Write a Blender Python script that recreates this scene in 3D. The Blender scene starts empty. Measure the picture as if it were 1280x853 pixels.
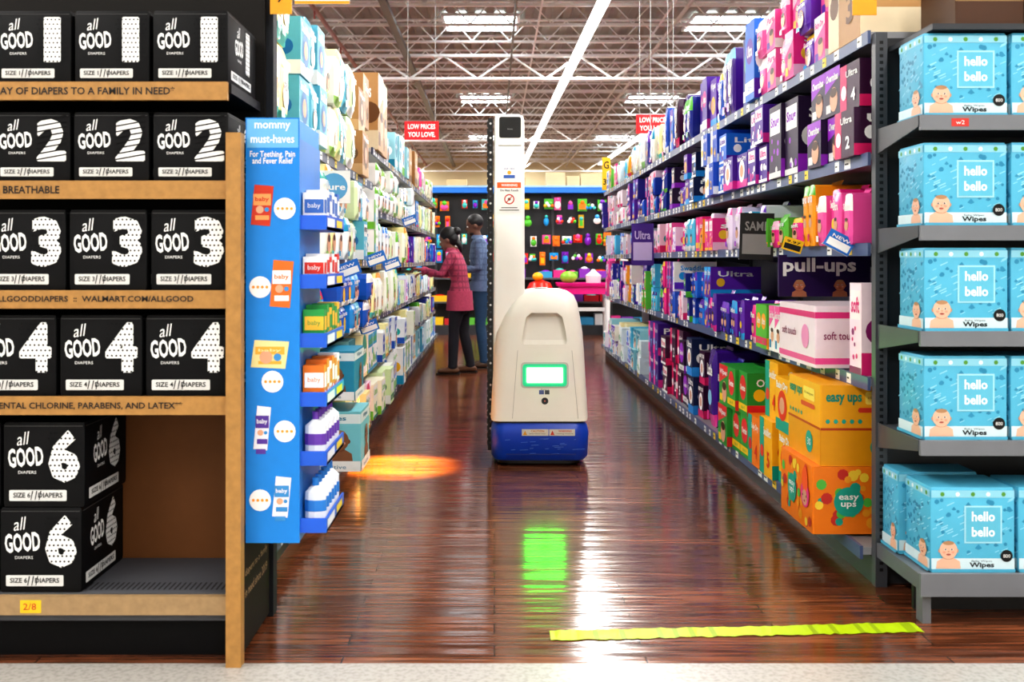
import bpy, math, random
from mathutils import Vector, Matrix
R = random.Random(7)
scn = bpy.context.scene
try:
    scn.view_settings.view_transform = 'Standard'
    scn.view_settings.look = 'Medium High Contrast'
except Exception as e:
    print(e)

def C(h):
    h = h.lstrip('#')
    o = []
    for i in (0, 2, 4):
        c = int(h[i:i+2], 16)/255
        o.append(c/12.92 if c <= 0.04045 else ((c+0.055)/1.055)**2.4)
    return (o[0], o[1], o[2], 1.0)

# ---------------------------------------------------------------- materials
def attr_mat(name, rough=0.5, metal=0.0, coat=0.0, noise=0.12, nscale=25, spec=0.5):
    m = bpy.data.materials.new(name); m.use_nodes = True
    nt = m.node_tree; p = nt.nodes['Principled BSDF']
    a = nt.nodes.new('ShaderNodeAttribute'); a.attribute_name = 'Col'
    n = nt.nodes.new('ShaderNodeTexNoise'); n.inputs['Scale'].default_value = nscale
    n.inputs['Detail'].default_value = 3
    mr = nt.nodes.new('ShaderNodeMapRange')
    mr.inputs['To Min'].default_value = 1-noise; mr.inputs['To Max'].default_value = 1+noise*0.4
    mx = nt.nodes.new('ShaderNodeMix'); mx.data_type = 'RGBA'; mx.blend_type = 'MULTIPLY'
    mx.inputs[0].default_value = 1
    g = nt.nodes.new('ShaderNodeNewGeometry')
    nt.links.new(g.outputs['Position'], n.inputs['Vector'])
    nt.links.new(n.outputs['Fac'], mr.inputs['Value'])
    nt.links.new(a.outputs['Color'], mx.inputs[6])
    nt.links.new(mr.outputs['Result'], mx.inputs[7])
    nt.links.new(mx.outputs[2], p.inputs['Base Color'])
    p.inputs['Roughness'].default_value = rough
    p.inputs['Metallic'].default_value = metal
    p.inputs['Coat Weight'].default_value = coat
    p.inputs['Specular IOR Level'].default_value = spec
    return m

def emis_mat(name, col, s):
    m = bpy.data.materials.new(name); m.use_nodes = True
    p = m.node_tree.nodes['Principled BSDF']
    p.inputs['Base Color'].default_value = (0.02, 0.02, 0.02, 1)
    p.inputs['Emission Color'].default_value = col
    p.inputs['Emission Strength'].default_value = s
    return m

M_PRINT = attr_mat('printed_cardboard', 0.42, noise=0.08, spec=0.35)
M_MATTE = attr_mat('matte_black_cardboard', 0.6, noise=0.08, spec=0.2)
M_GLOSS = attr_mat('glossy_film', 0.24, noise=0.10, nscale=9, spec=0.45)
M_METAL = attr_mat('painted_metal', 0.38, noise=0.18, nscale=6)
M_WOOD = attr_mat('wood_trim', 0.5, noise=0.35, nscale=40)
M_CLOTH = attr_mat('cloth', 0.85, noise=0.30, nscale=45)
M_SKIN = attr_mat('skin', 0.5, noise=0.06)
M_ROBOT = attr_mat('robot_shell', 0.35, noise=0.08, nscale=5)
M_WALL = attr_mat('wall_paint', 0.8, noise=0.1, nscale=1)
M_DECK = attr_mat('roof_deck', 0.75, noise=0.35, nscale=1.2, spec=0.2)

# ---------------------------------------------------------------- builder
class B:
    def __init__(s): s.v = []; s.f = []; s.c = []; s.m = []
    def add(s, vs, fs, col, mat=0):
        o = len(s.v); s.v.extend([tuple(p) for p in vs])
        for f in fs:
            s.f.append([i+o for i in f]); s.c.append(col); s.m.append(mat)
    def box(s, x0, x1, y0, y1, z0, z1, col, mat=0):
        v = [(x0,y0,z0),(x1,y0,z0),(x1,y1,z0),(x0,y1,z0),(x0,y0,z1),(x1,y0,z1),(x1,y1,z1),(x0,y1,z1)]
        s.add(v, [(3,2,1,0),(4,5,6,7),(0,1,5,4),(1,2,6,5),(2,3,7,6),(3,0,4,7)], col, mat)
    def bar(s, p, q, r, col, n=6, mat=0):
        s.tube([p, q], [(r, r)]*2, col, n, mat=mat, cap=0)
    def tube(s, pts, rad, col, n=10, ref=(0, 1, 0), mat=0, cap=1):
        pts = [Vector(p) for p in pts]; rings = []; ref = Vector(ref)
        N = len(pts)
        P = list(pts); Rr = list(rad)
        ts = []
        for i in range(N):
            t = (pts[min(i+1, N-1)]-pts[max(i-1, 0)]).normalized(); ts.append(t)
        if cap:
            e0 = rad[0]; e1 = rad[-1]
            P = [pts[0]-ts[0]*min(e0)*0.75] + P + [pts[-1]+ts[-1]*min(e1)*0.75]
            Rr = [(e0[0]*0.5, e0[1]*0.5)] + Rr + [(e1[0]*0.5, e1[1]*0.5)]
            ts = [ts[0]]+ts+[ts[-1]]
        vs = []
        for p, r, t in zip(P, Rr, ts):
            rf = ref if abs(ref.dot(t)) < 0.95 else Vector((1, 0, 0)) if abs(t.x) < .9 else Vector((0, 0, 1))
            a = (rf-t*rf.dot(t)).normalized(); b = t.cross(a)
            for k in range(n):
                w = 2*math.pi*k/n
                vs.append(p+a*r[0]*math.cos(w)+b*r[1]*math.sin(w))
        fs = []
        for i in range(len(P)-1):
            for k in range(n):
                k2 = (k+1) % n
                fs.append((i*n+k, i*n+k2, (i+1)*n+k2, (i+1)*n+k))
        fs.append(tuple(range(n-1, -1, -1))); fs.append(tuple((len(P)-1)*n+k for k in range(n)))
        s.add(vs, fs, col, mat)
    def ell(s, c, r, col, n=12, m=8, mat=0, M=None):
        vs = [(0, 0, -1)]
        for j in range(1, m):
            ph = -math.pi/2+math.pi*j/m
            for k in range(n):
                w = 2*math.pi*k/n
                vs.append((math.cos(ph)*math.cos(w), math.cos(ph)*math.sin(w), math.sin(ph)))
        vs.append((0, 0, 1))
        fs = []
        for k in range(n):
            k2 = (k+1) % n
            fs.append((0, 1+k2, 1+k))
            for j in range(m-2):
                fs.append((1+j*n+k, 1+j*n+k2, 1+(j+1)*n+k2, 1+(j+1)*n+k))
            fs.append((1+(m-2)*n+k, 1+(m-2)*n+k2, len(vs)-1))
        c = Vector(c); out = []
        for p in vs:
            q = Vector((p[0]*r[0], p[1]*r[1], p[2]*r[2]))
            if M: q = M @ q
            out.append(c+q)
        s.add(out, fs, col, mat)
    def loft(s, secs, col, k=5, mat=0):
        vs = []
        for (z, x0, x1, y0, y1, r) in secs:
            for (cx, cy, a0) in ((x1-r, y1-r, 0), (x0+r, y1-r, 90), (x0+r, y0+r, 180), (x1-r, y0+r, 270)):
                for i in range(k):
                    a = math.radians(a0+90*i/(k-1))
                    vs.append((cx+r*math.cos(a), cy+r*math.sin(a), z))
        n = 4*k; fs = []
        for i in range(len(secs)-1):
            for j in range(n):
                j2 = (j+1) % n
                fs.append((i*n+j, i*n+j2, (i+1)*n+j2, (i+1)*n+j))
        fs.append(tuple(range(n-1, -1, -1))); fs.append(tuple((len(secs)-1)*n+j for j in range(n)))
        s.add(vs, fs, col, mat)
    def mesh(s, name, mats, smooth=None):
        me = bpy.data.meshes.new(name)
        me.from_pydata(s.v, [], s.f)
        for m in mats: me.materials.append(m)
        me.polygons.foreach_set('material_index', s.m)
        at = me.color_attributes.new('Col', 'FLOAT_COLOR', 'CORNER')
        buf = []
        for f, c in zip(s.f, s.c): buf.extend(list(c)*len(f))
        at.data.foreach_set('color', buf)
        if smooth is not None:
            me.polygons.foreach_set('use_smooth', [True]*len(s.f))
            me.set_sharp_from_angle(angle=math.radians(smooth))
        me.update()
        return me
    def obj(s, name, mats, smooth=None, parent=None):
        o = bpy.data.objects.new(name, s.mesh(name, mats, smooth))
        scn.collection.objects.link(o)
        if parent: o.parent = parent
        return o

def empty(name, loc=(0, 0, 0)):
    e = bpy.data.objects.new(name, None); e.empty_display_size = 0.1
    scn.collection.objects.link(e); e.location = loc
    return e

_tc = {}
def text_geo(s, bold=0.0, shear=0.0):
    k = (s, bold, shear)
    if k in _tc: return _tc[k]
    cu = bpy.data.curves.new('t', 'FONT'); cu.body = s; cu.size = 1; cu.resolution_u = 2
    cu.offset = bold; cu.shear = shear; cu.space_line = 0.8; cu.align_x = 'CENTER'
    o = bpy.data.objects.new('t', cu); scn.collection.objects.link(o)
    dg = bpy.context.evaluated_depsgraph_get()
    me = bpy.data.meshes.new_from_object(o.evaluated_get(dg))
    vs = [(v.co.x, v.co.y) for v in me.vertices]; fs = [tuple(p.vertices) for p in me.polygons]
    bpy.data.objects.remove(o); bpy.data.curves.remove(cu); bpy.data.meshes.remove(me)
    if not vs: vs = [(0, 0), (1, 0), (1, 1)]; fs = [(0, 1, 2)]
    xs = [v[0] for v in vs]; ys = [v[1] for v in vs]
    cx = (min(xs)+max(xs))/2; cy = (min(ys)+max(ys))/2; W = max(xs)-min(xs); H = max(ys)-min(ys)
    _tc[k] = ([((x-cx)/W, (y-cy)/H) for x, y in vs], fs, W/H)
    return _tc[k]

X = Vector((1, 0, 0)); Y = Vector((0, 1, 0)); Z = Vector((0, 0, 1))
class F:
    """flat printing frame on a face"""
    def __init__(s, b, o, u, v, mat=0, eps=0.0008):
        s.b = b; s.o = Vector(o); s.u = Vector(u).normalized(); s.v = Vector(v).normalized()
        s.n = s.u.cross(s.v); s.mat = mat; s.eps = eps
    def p(s, u, v, l): return s.o+s.u*u+s.v*v+s.n*(l*s.eps)
    def rect(s, u0, v0, u1, v1, col, l=1):
        s.b.add([s.p(u0,v0,l), s.p(u1,v0,l), s.p(u1,v1,l), s.p(u0,v1,l)], [(0,1,2,3)], col, s.mat)
    def poly(s, pts, col, l=1):
        s.b.add([s.p(a, c, l) for a, c in pts], [tuple(range(len(pts)))], col, s.mat)
    def disc(s, u, v, r, col, l=1, sy=1.0, n=14):
        s.poly([(u+r*math.cos(2*math.pi*k/n), v+r*sy*math.sin(2*math.pi*k/n)) for k in range(n)], col, l)
    def rrect(s, u0, v0, u1, v1, r, col, l=1, k=4):
        pts = []
        for (cx, cy, a0) in ((u1-r, v1-r, 0), (u0+r, v1-r, 90), (u0+r, v0+r, 180), (u1-r, v0+r, 270)):
            for i in range(k):
                a = math.radians(a0+90*i/(k-1)); pts.append((cx+r*math.cos(a), cy+r*math.sin(a)))
        s.poly(pts, col, l)
    def text(s, t, u, v, w=None, h=None, col=(1,1,1,1), l=2, bold=0.0, shear=0.0, rot=0.0):
        vs, fs, asp = text_geo(t, min(bold, 0.05), shear)
        if w is None: w = h*asp
        if h is None: h = w/asp
        c, sn = math.cos(rot), math.sin(rot)
        s.b.add([s.p(u+x*w*c-y*h*sn, v+x*w*sn+y*h*c, l) for x, y in vs], fs, col, s.mat)

WHITE = C('f4f4f2'); BLACK = C('0b0b0d'); SKINC = C('e0a888'); HAIR = C('4a2c1a')

def baby(f, u, v, s, l=3, skin=C('e6b79c')):
    dk = (skin[0]*.72, skin[1]*.6, skin[2]*.55, 1)
    f.poly([(u-s*1.25, v-s*1.9), (u+s*1.25, v-s*1.9), (u+s*1.15, v-s*1.15), (u+s*.55, v-s*.8), (u-s*.55, v-s*.8), (u-s*1.15, v-s*1.15)], skin, l)
    f.disc(u, v-s*.78, s*.55, dk, l+.5, .35, 14)
    f.disc(u, v, s*0.90, skin, l+1, 1.02, 22)
    for d in (-0.88, 0.88): f.disc(u+d*s, v-s*0.08, s*0.16, dk, l+0.8, 1.3, 8)
    f.disc(u, v+s*0.70, s*0.58, C('b08560'), l+1.5, 0.36, 16)
    for d in (-0.32, 0.32):
        f.disc(u+d*s, v+s*0.06, s*0.14, WHITE, l+2, .7, 8); f.disc(u+d*s, v+s*0.06, s*0.085, C('2a1a14'), l+2.5, n=8)
        f.disc(u+d*s*1.4, v-s*.24, s*.16, C('e0a088'), l+1.7, .8, 10)
    f.disc(u, v-s*0.16, s*0.10, dk, l+2, .7, 8)
    f.disc(u, v-s*0.46, s*0.24, C('a85048'), l+2, 0.4, n=10)

# ================================================================= ROOM
def floor_material():
    m = bpy.data.materials.new('laminate_plank_floor'); m.use_nodes = True
    nt = m.node_tree; p = nt.nodes['Principled BSDF']; L = nt.links.new
    tc = nt.nodes.new('ShaderNodeNewGeometry')
    br = nt.nodes.new('ShaderNodeTexBrick')
    br.inputs['Scale'].default_value = 1; br.inputs['Brick Width'].default_value = 0.95
    br.inputs['Row Height'].default_value = 0.095; br.inputs['Mortar Size'].default_value = 0.0025
    br.inputs['Mortar Smooth'].default_value = 0.3
    br.inputs['Color1'].default_value = (0.190, 0.064, 0.028, 1)
    br.inputs['Color2'].default_value = (0.100, 0.031, 0.014, 1)
    br.inputs['Mortar'].default_value = (0.010, 0.004, 0.003, 1)
    L(tc.outputs['Position'], br.inputs['Vector'])
    mp = nt.nodes.new('ShaderNodeMapping'); mp.inputs['Scale'].default_value = (2.2, 34, 1)
    L(tc.outputs['Position'], mp.inputs['Vector'])
    n = nt.nodes.new('ShaderNodeTexNoise'); n.inputs['Scale'].default_value = 1.6; n.inputs['Detail'].default_value = 7
    L(mp.outputs['Vector'], n.inputs['Vector'])
    cr = nt.nodes.new('ShaderNodeMapRange'); cr.inputs['From Min'].default_value = 0.33; cr.inputs['From Max'].default_value = 0.67
    cr.inputs['To Min'].default_value = 0.42; cr.inputs['To Max'].default_value = 1.5
    L(n.outputs['Fac'], cr.inputs['Value'])
    mx = nt.nodes.new('ShaderNodeMix'); mx.data_type = 'RGBA'; mx.blend_type = 'MULTIPLY'; mx.inputs[0].default_value = 1
    L(br.outputs['Color'], mx.inputs[6]); L(cr.outputs['Result'], mx.inputs[7])
    L(mx.outputs[2], p.inputs['Base Color'])
    mp2 = nt.nodes.new('ShaderNodeMapping'); mp2.inputs['Scale'].default_value = (0.8, 10.5, 1)
    L(tc.outputs['Position'], mp2.inputs['Vector'])
    n2 = nt.nodes.new('ShaderNodeTexNoise'); n2.inputs['Scale'].default_value = 1.5; n2.inputs['Detail'].default_value = 2
    L(mp2.outputs['Vector'], n2.inputs['Vector'])
    b1 = nt.nodes.new('ShaderNodeBump'); b1.inputs['Strength'].default_value = 0.3; b1.inputs['Distance'].default_value = 0.011
    L(n2.outputs['Fac'], b1.inputs['Height'])
    b2 = nt.nodes.new('ShaderNodeBump'); b2.inputs['Strength'].default_value = 0.7; b2.inputs['Distance'].default_value = 0.002
    b2.invert = True
    L(br.outputs['Fac'], b2.inputs['Height']); L(b1.outputs['Normal'], b2.inputs['Normal'])
    L(b2.outputs['Normal'], p.inputs['Normal'])
    rr = nt.nodes.new('ShaderNodeMapRange'); rr.inputs['To Min'].default_value = 0.07; rr.inputs['To Max'].default_value = 0.21
    L(n.outputs['Fac'], rr.inputs['Value']); L(rr.outputs['Result'], p.inputs['Roughness'])
    p.inputs['Specular IOR Level'].default_value = 0.5
    return m

def tile_material():
    m = bpy.data.materials.new('vinyl_tile'); m.use_nodes = True
    nt = m.node_tree; p = nt.nodes['Principled BSDF']; L = nt.links.new
    g = nt.nodes.new('ShaderNodeNewGeometry')
    n = nt.nodes.new('ShaderNodeTexNoise'); n.inputs['Scale'].default_value = 60; n.inputs['Detail'].default_value = 4
    L(g.outputs['Position'], n.inputs['Vector'])
    cr = nt.nodes.new('ShaderNodeValToRGB')
    cr.color_ramp.elements[0].position = 0.35; cr.color_ramp.elements[0].color = (0.34, 0.32, 0.29, 1)
    cr.color_ramp.elements[1].position = 0.55; cr.color_ramp.elements[1].color = (0.43, 0.405, 0.375, 1)
    L(n.outputs['Fac'], cr.inputs['Fac']); L(cr.outputs['Color'], p.inputs['Base Color'])
    p.inputs['Roughness'].default_value = 0.25
    return m

WX = 22
b = B(); b.box(-WX, WX, 3.08, 50, -0.1, 0, C('5a2a18'))
o = b.obj('floor', [floor_material()])
b = B(); b.box(-WX, WX, -9, 3.08, -0.1, 0.001, C('c8c4bc'))
o = b.obj('floor_tile', [tile_material()])
b = B()
b.box(-WX, WX, 50, 50.2, 0, 7, C('e6d8ae')); b.box(-WX, WX, 49.97, 50, 2.6, 3.3, C('3c6fb4'))
b.obj('wall_back', [M_WALL])
for nm, x0, x1 in (('wall_left', -WX-0.2, -WX), ('wall_right', WX, WX+0.2)):
    b = B(); b.box(x0, x1, -9, 50, 0, 7, C('e5e2d8')); b.obj(nm, [M_WALL])
b = B(); b.box(-WX, WX, -9.2, -9, 0, 7, C('eeebe2')); b.obj('wall_front', [M_WALL])
b = B(); vs = []; fs = []; prof = []
x = -WX
while x < WX:
    prof += [(x, 6.62), (x+0.14, 6.62), (x+0.19, 6.68), (x+0.36, 6.68)]; x += 0.42
for (px, pz) in prof:
    vs.append((px, -9, pz)); vs.append((px, 50, pz))
for i in range(len(prof)-1): fs.append((2*i, 2*i+1, 2*i+3, 2*i+2))
b.add(vs, fs, C('9e9a90')); b.box(-WX, WX, -9, 50, 6.7, 6.8, C('777777'))
b.obj('ceiling', [M_DECK])
b = B(); jc = C('f8f8f6')
for i in range(30):
    yy = 3+i*1.6
    zt, zb = 6.58, 6.14
    b.box(-WX, WX, yy-0.04, yy+0.04, zt, zt+0.04, jc); b.box(-WX, WX, yy-0.04, yy+0.04, zb-0.05, zb, jc)
    if yy > 10:
        xx = -11; k = 0
        while xx < 15:
            a = (xx, yy, zb if k % 2 else zt); c = (xx+0.42, yy, zt if k % 2 else zb)
            b.bar(a, c, 0.014, jc, 4); xx += 0.42; k += 1
for xx in (-7.5, -3.9, 0.9, 3.4, 7.4): b.box(xx-.02, xx+.02, 3, 50, 6.09, 6.11, jc)
for yy in (23.5, 35.8, 48):
    b.box(-WX, WX, yy-0.06, yy+0.06, 6.04, 6.10, jc); b.box(-WX, WX, yy-0.06, yy+0.06, 5.50, 5.56, jc)
    xx = -14; k = 0
    while xx < 18:
        b.bar((xx, yy, 5.53 if k % 2 else 6.07), (xx+0.8, yy, 6.07 if k % 2 else 5.53), 0.028, jc, 5); xx += 0.8; k += 1
b.obj('ceiling_joists', [M_METAL])
b = B()
b.box(-2.10, -1.96, 2, 50, 5.92, 6.02, C('55524e'))
b.bar((-3.4, 2, 6.0), (-3.4, 50, 6.0), 0.05, C('8e3a30')); b.bar((3.6, 2, 5.97), (3.6, 50, 5.97), 0.04, C('d0cdc8'))
b.bar((0.4, 2, 6.02), (0.4, 50, 6.02), 0.025, C('4a4744'))
for i in range(14): b.bar((-3.4, 6+i*3.2, 5.95), (-3.4, 6+i*3.2, 5.8), .02, C('8e3a30'), 5)
b.obj('ceiling_conduit', [M_METAL])
M_SKY = emis_mat('skylight_glow', (0.86, 0.95, 1, 1), 7.0)
n = 0
for sy in (12.3, 22.4, 33.0, 43.3):
    for sx in (-10.4, -5.4, -0.3, 5.2, 10.5):
        n += 1
        b = B()
        b.box(sx-0.8, sx+0.8, sy-0.72, sy+0.72, 6.598, 6.61, WHITE, 1)
        for k in (-0.83, 0.83): b.box(sx+k-0.03, sx+k+0.03, sy-0.75, sy+0.75, 6.56, 6.62, C('e8e8e8'))
        for k in (-0.73, 0.73): b.box(sx-0.83, sx+0.83, sy+k-0.03, sy+k+0.03, 6.56, 6.62, C('e8e8e8'))
        b.obj('window_%d' % n, [M_METAL, M_SKY])
M_TUBE = emis_mat('fluorescent_diffuser', (1.0, 0.98, 0.95, 1), 3.5)
def strip(x0, y0, x1, y1, z, power):
    d = Vector((x1-x0, y1-y0, 0)); Ln = d.length; ang = math.atan2(-(x1-x0), (y1-y0))
    b = B(); 
    b.box(-0.09, 0.09, -Ln/2, Ln/2, 0.05, 0.11, C('e9e9e6'))
    b.box(-0.11, 0.11, -Ln/2, Ln/2, 0.0, 0.05, WHITE, 1)
    yy = -Ln/2+1
    while yy < Ln/2:
        b.bar((0, yy, 0.11), (0, yy, 0.17), 0.006, C('999999'), 4); yy += 2.4
    o = b.obj('fluorescent_strip_light', [M_METAL, M_TUBE]); o.location = ((x0+x1)/2, (y0+y1)/2, z); o.rotation_euler = (0, 0, ang)
    ld = bpy.data.lights.new('tube', 'AREA'); ld.shape = 'RECTANGLE'; ld.size = 0.5; ld.size_y = Ln-0.1
    ld.energy = power; ld.color = (1.0, 0.975, 0.94)
    lo = bpy.data.objects.new('tube_lamp', ld); scn.collection.objects.link(lo); lo.parent = o; lo.location = (0, 0, -0.01)
strip(2.45, -8, 1.42, 49, 5.92, 2350)
strip(7.0, -8, 5.2, 49, 5.92, 2100)
strip(-4.3, -8, -4.3, 49, 5.92, 3200)  # strip added out of view behind the left shelves, lights the right shelf faces
strip(-10, -8, -10, 49, 5.92, 1900)
strip(12.5, -8, 11.5, 49, 5.92, 1700)
w = bpy.data.worlds.new('World'); scn.world = w; w.use_nodes = True
w.node_tree.nodes['Background'].inputs['Color'].default_value = (0.9, 0.95, 1, 1)
w.node_tree.nodes['Background'].inputs['Strength'].default_value = 0.4

# ================================================================= GONDOLAS
XL, XR = -0.88, 1.44
def gondola(name, side, y0, y1, sections, deckc, railc, tagc):
    s = side; xf = XL if s < 0 else XR
    b = B()
    def bx(xa, xb, *r): b.box(min(xa, xb), max(xa, xb), *r)
    back = xf+s*0.50
    bx(back, back+s*0.03, y0, y1, 0.05, 2.15, C('6a6c70'))
    bx(xf+s*0.02, xf+s*1.03, y0, y1, 0, 0.10, C('3a3b3e'))
    yy = y0
    while yy <= y1+0.01:
        bx(back-s*0.02, back+s*0.05, yy-0.02, yy+0.02, 0, 2.25, C('55575b')); yy += 1.22
    bx(back+s*0.03, back+s*0.53, y0, y1, 0.10, 0.13, deckc)
    for (sa, sb, levels) in sections:
        for i, z in enumerate(levels):
            xe = xf if i else xf-s*0.03
            bx(xe+s*0.012, back, sa, sb, z-0.028, z, deckc)
            bx(xe, xe+s*0.012, sa, sb, z-0.045, z+0.006, railc)
            yb = sa
            while yb <= sb:
                v = [(back, yb, z-0.03), (back, yb, z-0.10), (xe+s*0.05, yb, z-0.03)]
                b.add(v, [(0, 1, 2)], C('44464a')); yb += 1.22
            f = F(b, (xe, 0, z-0.02), (0, -s, 0), (0, 0, 1), 1, 0.001)
            yt = sa+0.06
            while yt < sb-0.08:
                wd = R.choice([0.05, 0.06, 0.07])
                if R.random() < 0.75:
                    c = R.choice([WHITE, WHITE, WHITE, tagc])
                    ua, ub = sorted((-s*yt, -s*(yt+wd)))
                    f.rect(ua, -0.02, ub, 0.02, c, 1)
                    f.rect(ua+0.008, -0.003, ub-0.02, 0.004, BLACK, 2)
                yt += R.uniform(0.09, 0.2)
    return b.obj(name, [M_METAL, M_PRINT])

L_near = [0.15, 0.52, 0.84, 1.25, 1.80]
L_far = [0.15, 0.50, 0.84, 1.22, 1.62, 2.06]
gondola('gondola_shelving', -1, 3.53, 14.9, [(3.53, 7.2, L_near), (7.2, 14.9, L_far)], C('c5c5c2'), C('2a3a5a'), C('f2d13a'))
Rl = [0.14, 0.79, 1.31, 1.66, 2.13]
gondola('gondola_shelving', 1, 3.84, 13.1, [(3.84, 13.1, Rl)], C('909296'), C('4c5c84'), C('f2d13a'))

# ---------------------------------------------------------------- products
WORDS = ['Overnites', 'pull-ups', 'Swaddlers', 'Cruisers', 'Pure', 'easy ups', 'Little', 'Good nites', 'Baby Dry', 'soft', 'Wipes', 'Ultra', 'Snug']
def decorate(f, w, h, main, acc, third, style, word, l=1):
    if style == 0:
        f.rect(-w/2, -h/2, w/2, -h*0.28, acc, l)
        f.disc(0, -h*0.02, min(w, h)*0.34, third, l+1)
        f.text(word, 0, h*0.34, w*0.85, h*0.17, WHITE if main != WHITE else acc, l+2, 0.03)
        f.disc(0, -h*0.02, min(w, h)*0.19, SKINC, l+2)
    elif style == 1:
        f.poly([(-w/2, h/2), (-w/2, 0), (w/2, h*0.28), (w/2, h/2)], acc, l)
        f.text(word, 0, h*0.3, w*0.82, h*0.17, WHITE if acc != WHITE else main, l+2, 0.03, 0.2)
        f.disc(w*0.1, -h*0.18, min(w, h)*0.26, SKINC, l+1, 1.1)
        f.disc(w*0.1, -h*0.04, min(w, h)*0.22, HAIR, l+2.2, 0.5)
        f.rect(-w*0.42, -h*0.44, -w*0.1, -h*0.26, third, l+0.5)
    elif style == 2:
        f.rect(-w*0.42, h*0.1, w*0.42, h*0.42, WHITE if main != WHITE else third, l)
        f.text(word, 0, h*0.26, w*0.7, h*0.18, acc if acc != WHITE else BLACK, l+1, 0.03)
        for k in range(6):
            f.disc(R.uniform(-.35, .35)*w, R.uniform(-.4, 0.02)*h, min(w, h)*R.uniform(.06, .13), R.choice([acc, third]), l+0.3+k*.1, n=8)
        f.rect(-w/2, -h/2, w/2, -h*0.42, third, l+1)
    elif style == 3:
        f.disc(0, h*0.12, min(w, h)*0.38, acc, l, n=18)
        f.text(word, 0, h*0.12, w*0.56, h*0.15, WHITE if acc != WHITE else third, l+1, 0.03)
        f.rect(-w*0.5, -h*0.42, w*0.5, -h*0.26, third, l+.4)
        f.text('size 4', 0, -h*0.34, w*0.4, h*0.09, main, l+1)
    else:
        f.rect(-w/2, -h*0.5, -w*0.15, h*0.5, acc, l)
        f.text(word, w*0.12, h*0.28, w*0.6, h*0.15, (acc if acc != WHITE else third) if main == WHITE else WHITE, l+2, 0.02)
        f.text(str(R.randint(2, 7)), w*0.2, -h*0.2, w*0.22, h*0.28, third, l+2, 0.03)
        f.disc(-w*0.3, -h*0.1, w*0.14, third, l+1)

def pack(b, s, xf, y0, y1, z0, z1, depth, main, acc, third, style, word):
    """soft plastic pack : pillowed front, gathered top seal"""
    w = y1-y0; h = z1-z0; cy = (y0+y1)/2; nu, nv = 6, 6
    bul = min(w, h)*0.12
    vs = []
    for j in range(nv+1):
        v = -1+2*j/nv
        for i in range(nu+1):
            u = -1+2*i/nu
            sh = 1-0.10*abs(v)**6
            d = bul*(1-u**4)*(1-v**4)
            vs.append((xf+s*(bul-d+0.0), cy+u*w/2*sh, z0+h/2+v*h/2*(1-0.06*abs(u)**6)))
    nf = len(vs)
    ring = [i for i in range(nu+1)] + [(j)*(nu+1)+nu for j in range(1, nv+1)] + [nv*(nu+1)+i for i in range(nu-1, -1, -1)] + [j*(nu+1) for j in range(nv-1, 0, -1)]
    for k in ring:
        p = vs[k]; vs.append((xf+s*depth, p[1], p[2]))
    for j in range(nv):
        for i in range(nu):
            a = j*(nu+1)+i; q = (a, a+1, a+nu+2, a+nu+1)
            if s > 0: q = q[::-1]
            t = (j+0.5)/nv; uu = abs((i+0.5)/nu-0.5)
            c = main
            if style in (0, 2) and t < 0.2: c = acc
            if style in (1,) and t > 0.62: c = acc
            if style == 3 and 0.3 < t < 0.8 and uu < 0.3: c = acc
            if style == 4 and t > 0.8: c = third
            b.add([vs[m] for m in q], [(0, 1, 2, 3)], c, 1)
    n = len(ring)
    for k in range(n):
        k2 = (k+1) % n
        q = [vs[ring[k]], vs[nf+k], vs[nf+k2], vs[ring[k2]]]
        b.add(q, [(0, 1, 2, 3)], main, 1)
    b.add([(xf+s*depth*0.4, y0+w*0.1, z1-0.01), (xf+s*depth*0.4, y1-w*0.1, z1-0.01), (xf+s*depth*0.45, y1-w*0.05, z1+0.02), (xf+s*depth*0.45, y0+w*0.05, z1+0.02)], [(0, 1, 2, 3)], main, 1)
    f = F(b, (xf, cy, z0+h/2), (0, -s, 0), (0, 0, 1), 1, 0.001)
    f.text(word, 0, h*0.24, w*0.7, h*0.15, WHITE if main != WHITE and not(style == 1 and acc == WHITE) else third if style != 1 else WHITE, 2, 0.03)
    f.disc(0, -h*0.12, min(w, h)*0.24, SKINC if style != 2 else third, 1)
    if style != 2: f.disc(0, -h*0.01, min(w, h)*0.18, HAIR, 1.6, 0.5, n=8)
    f.rect(-w*.38, -h*.42, -w*.1, -h*.3, acc if acc != main else third, 2)

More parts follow.
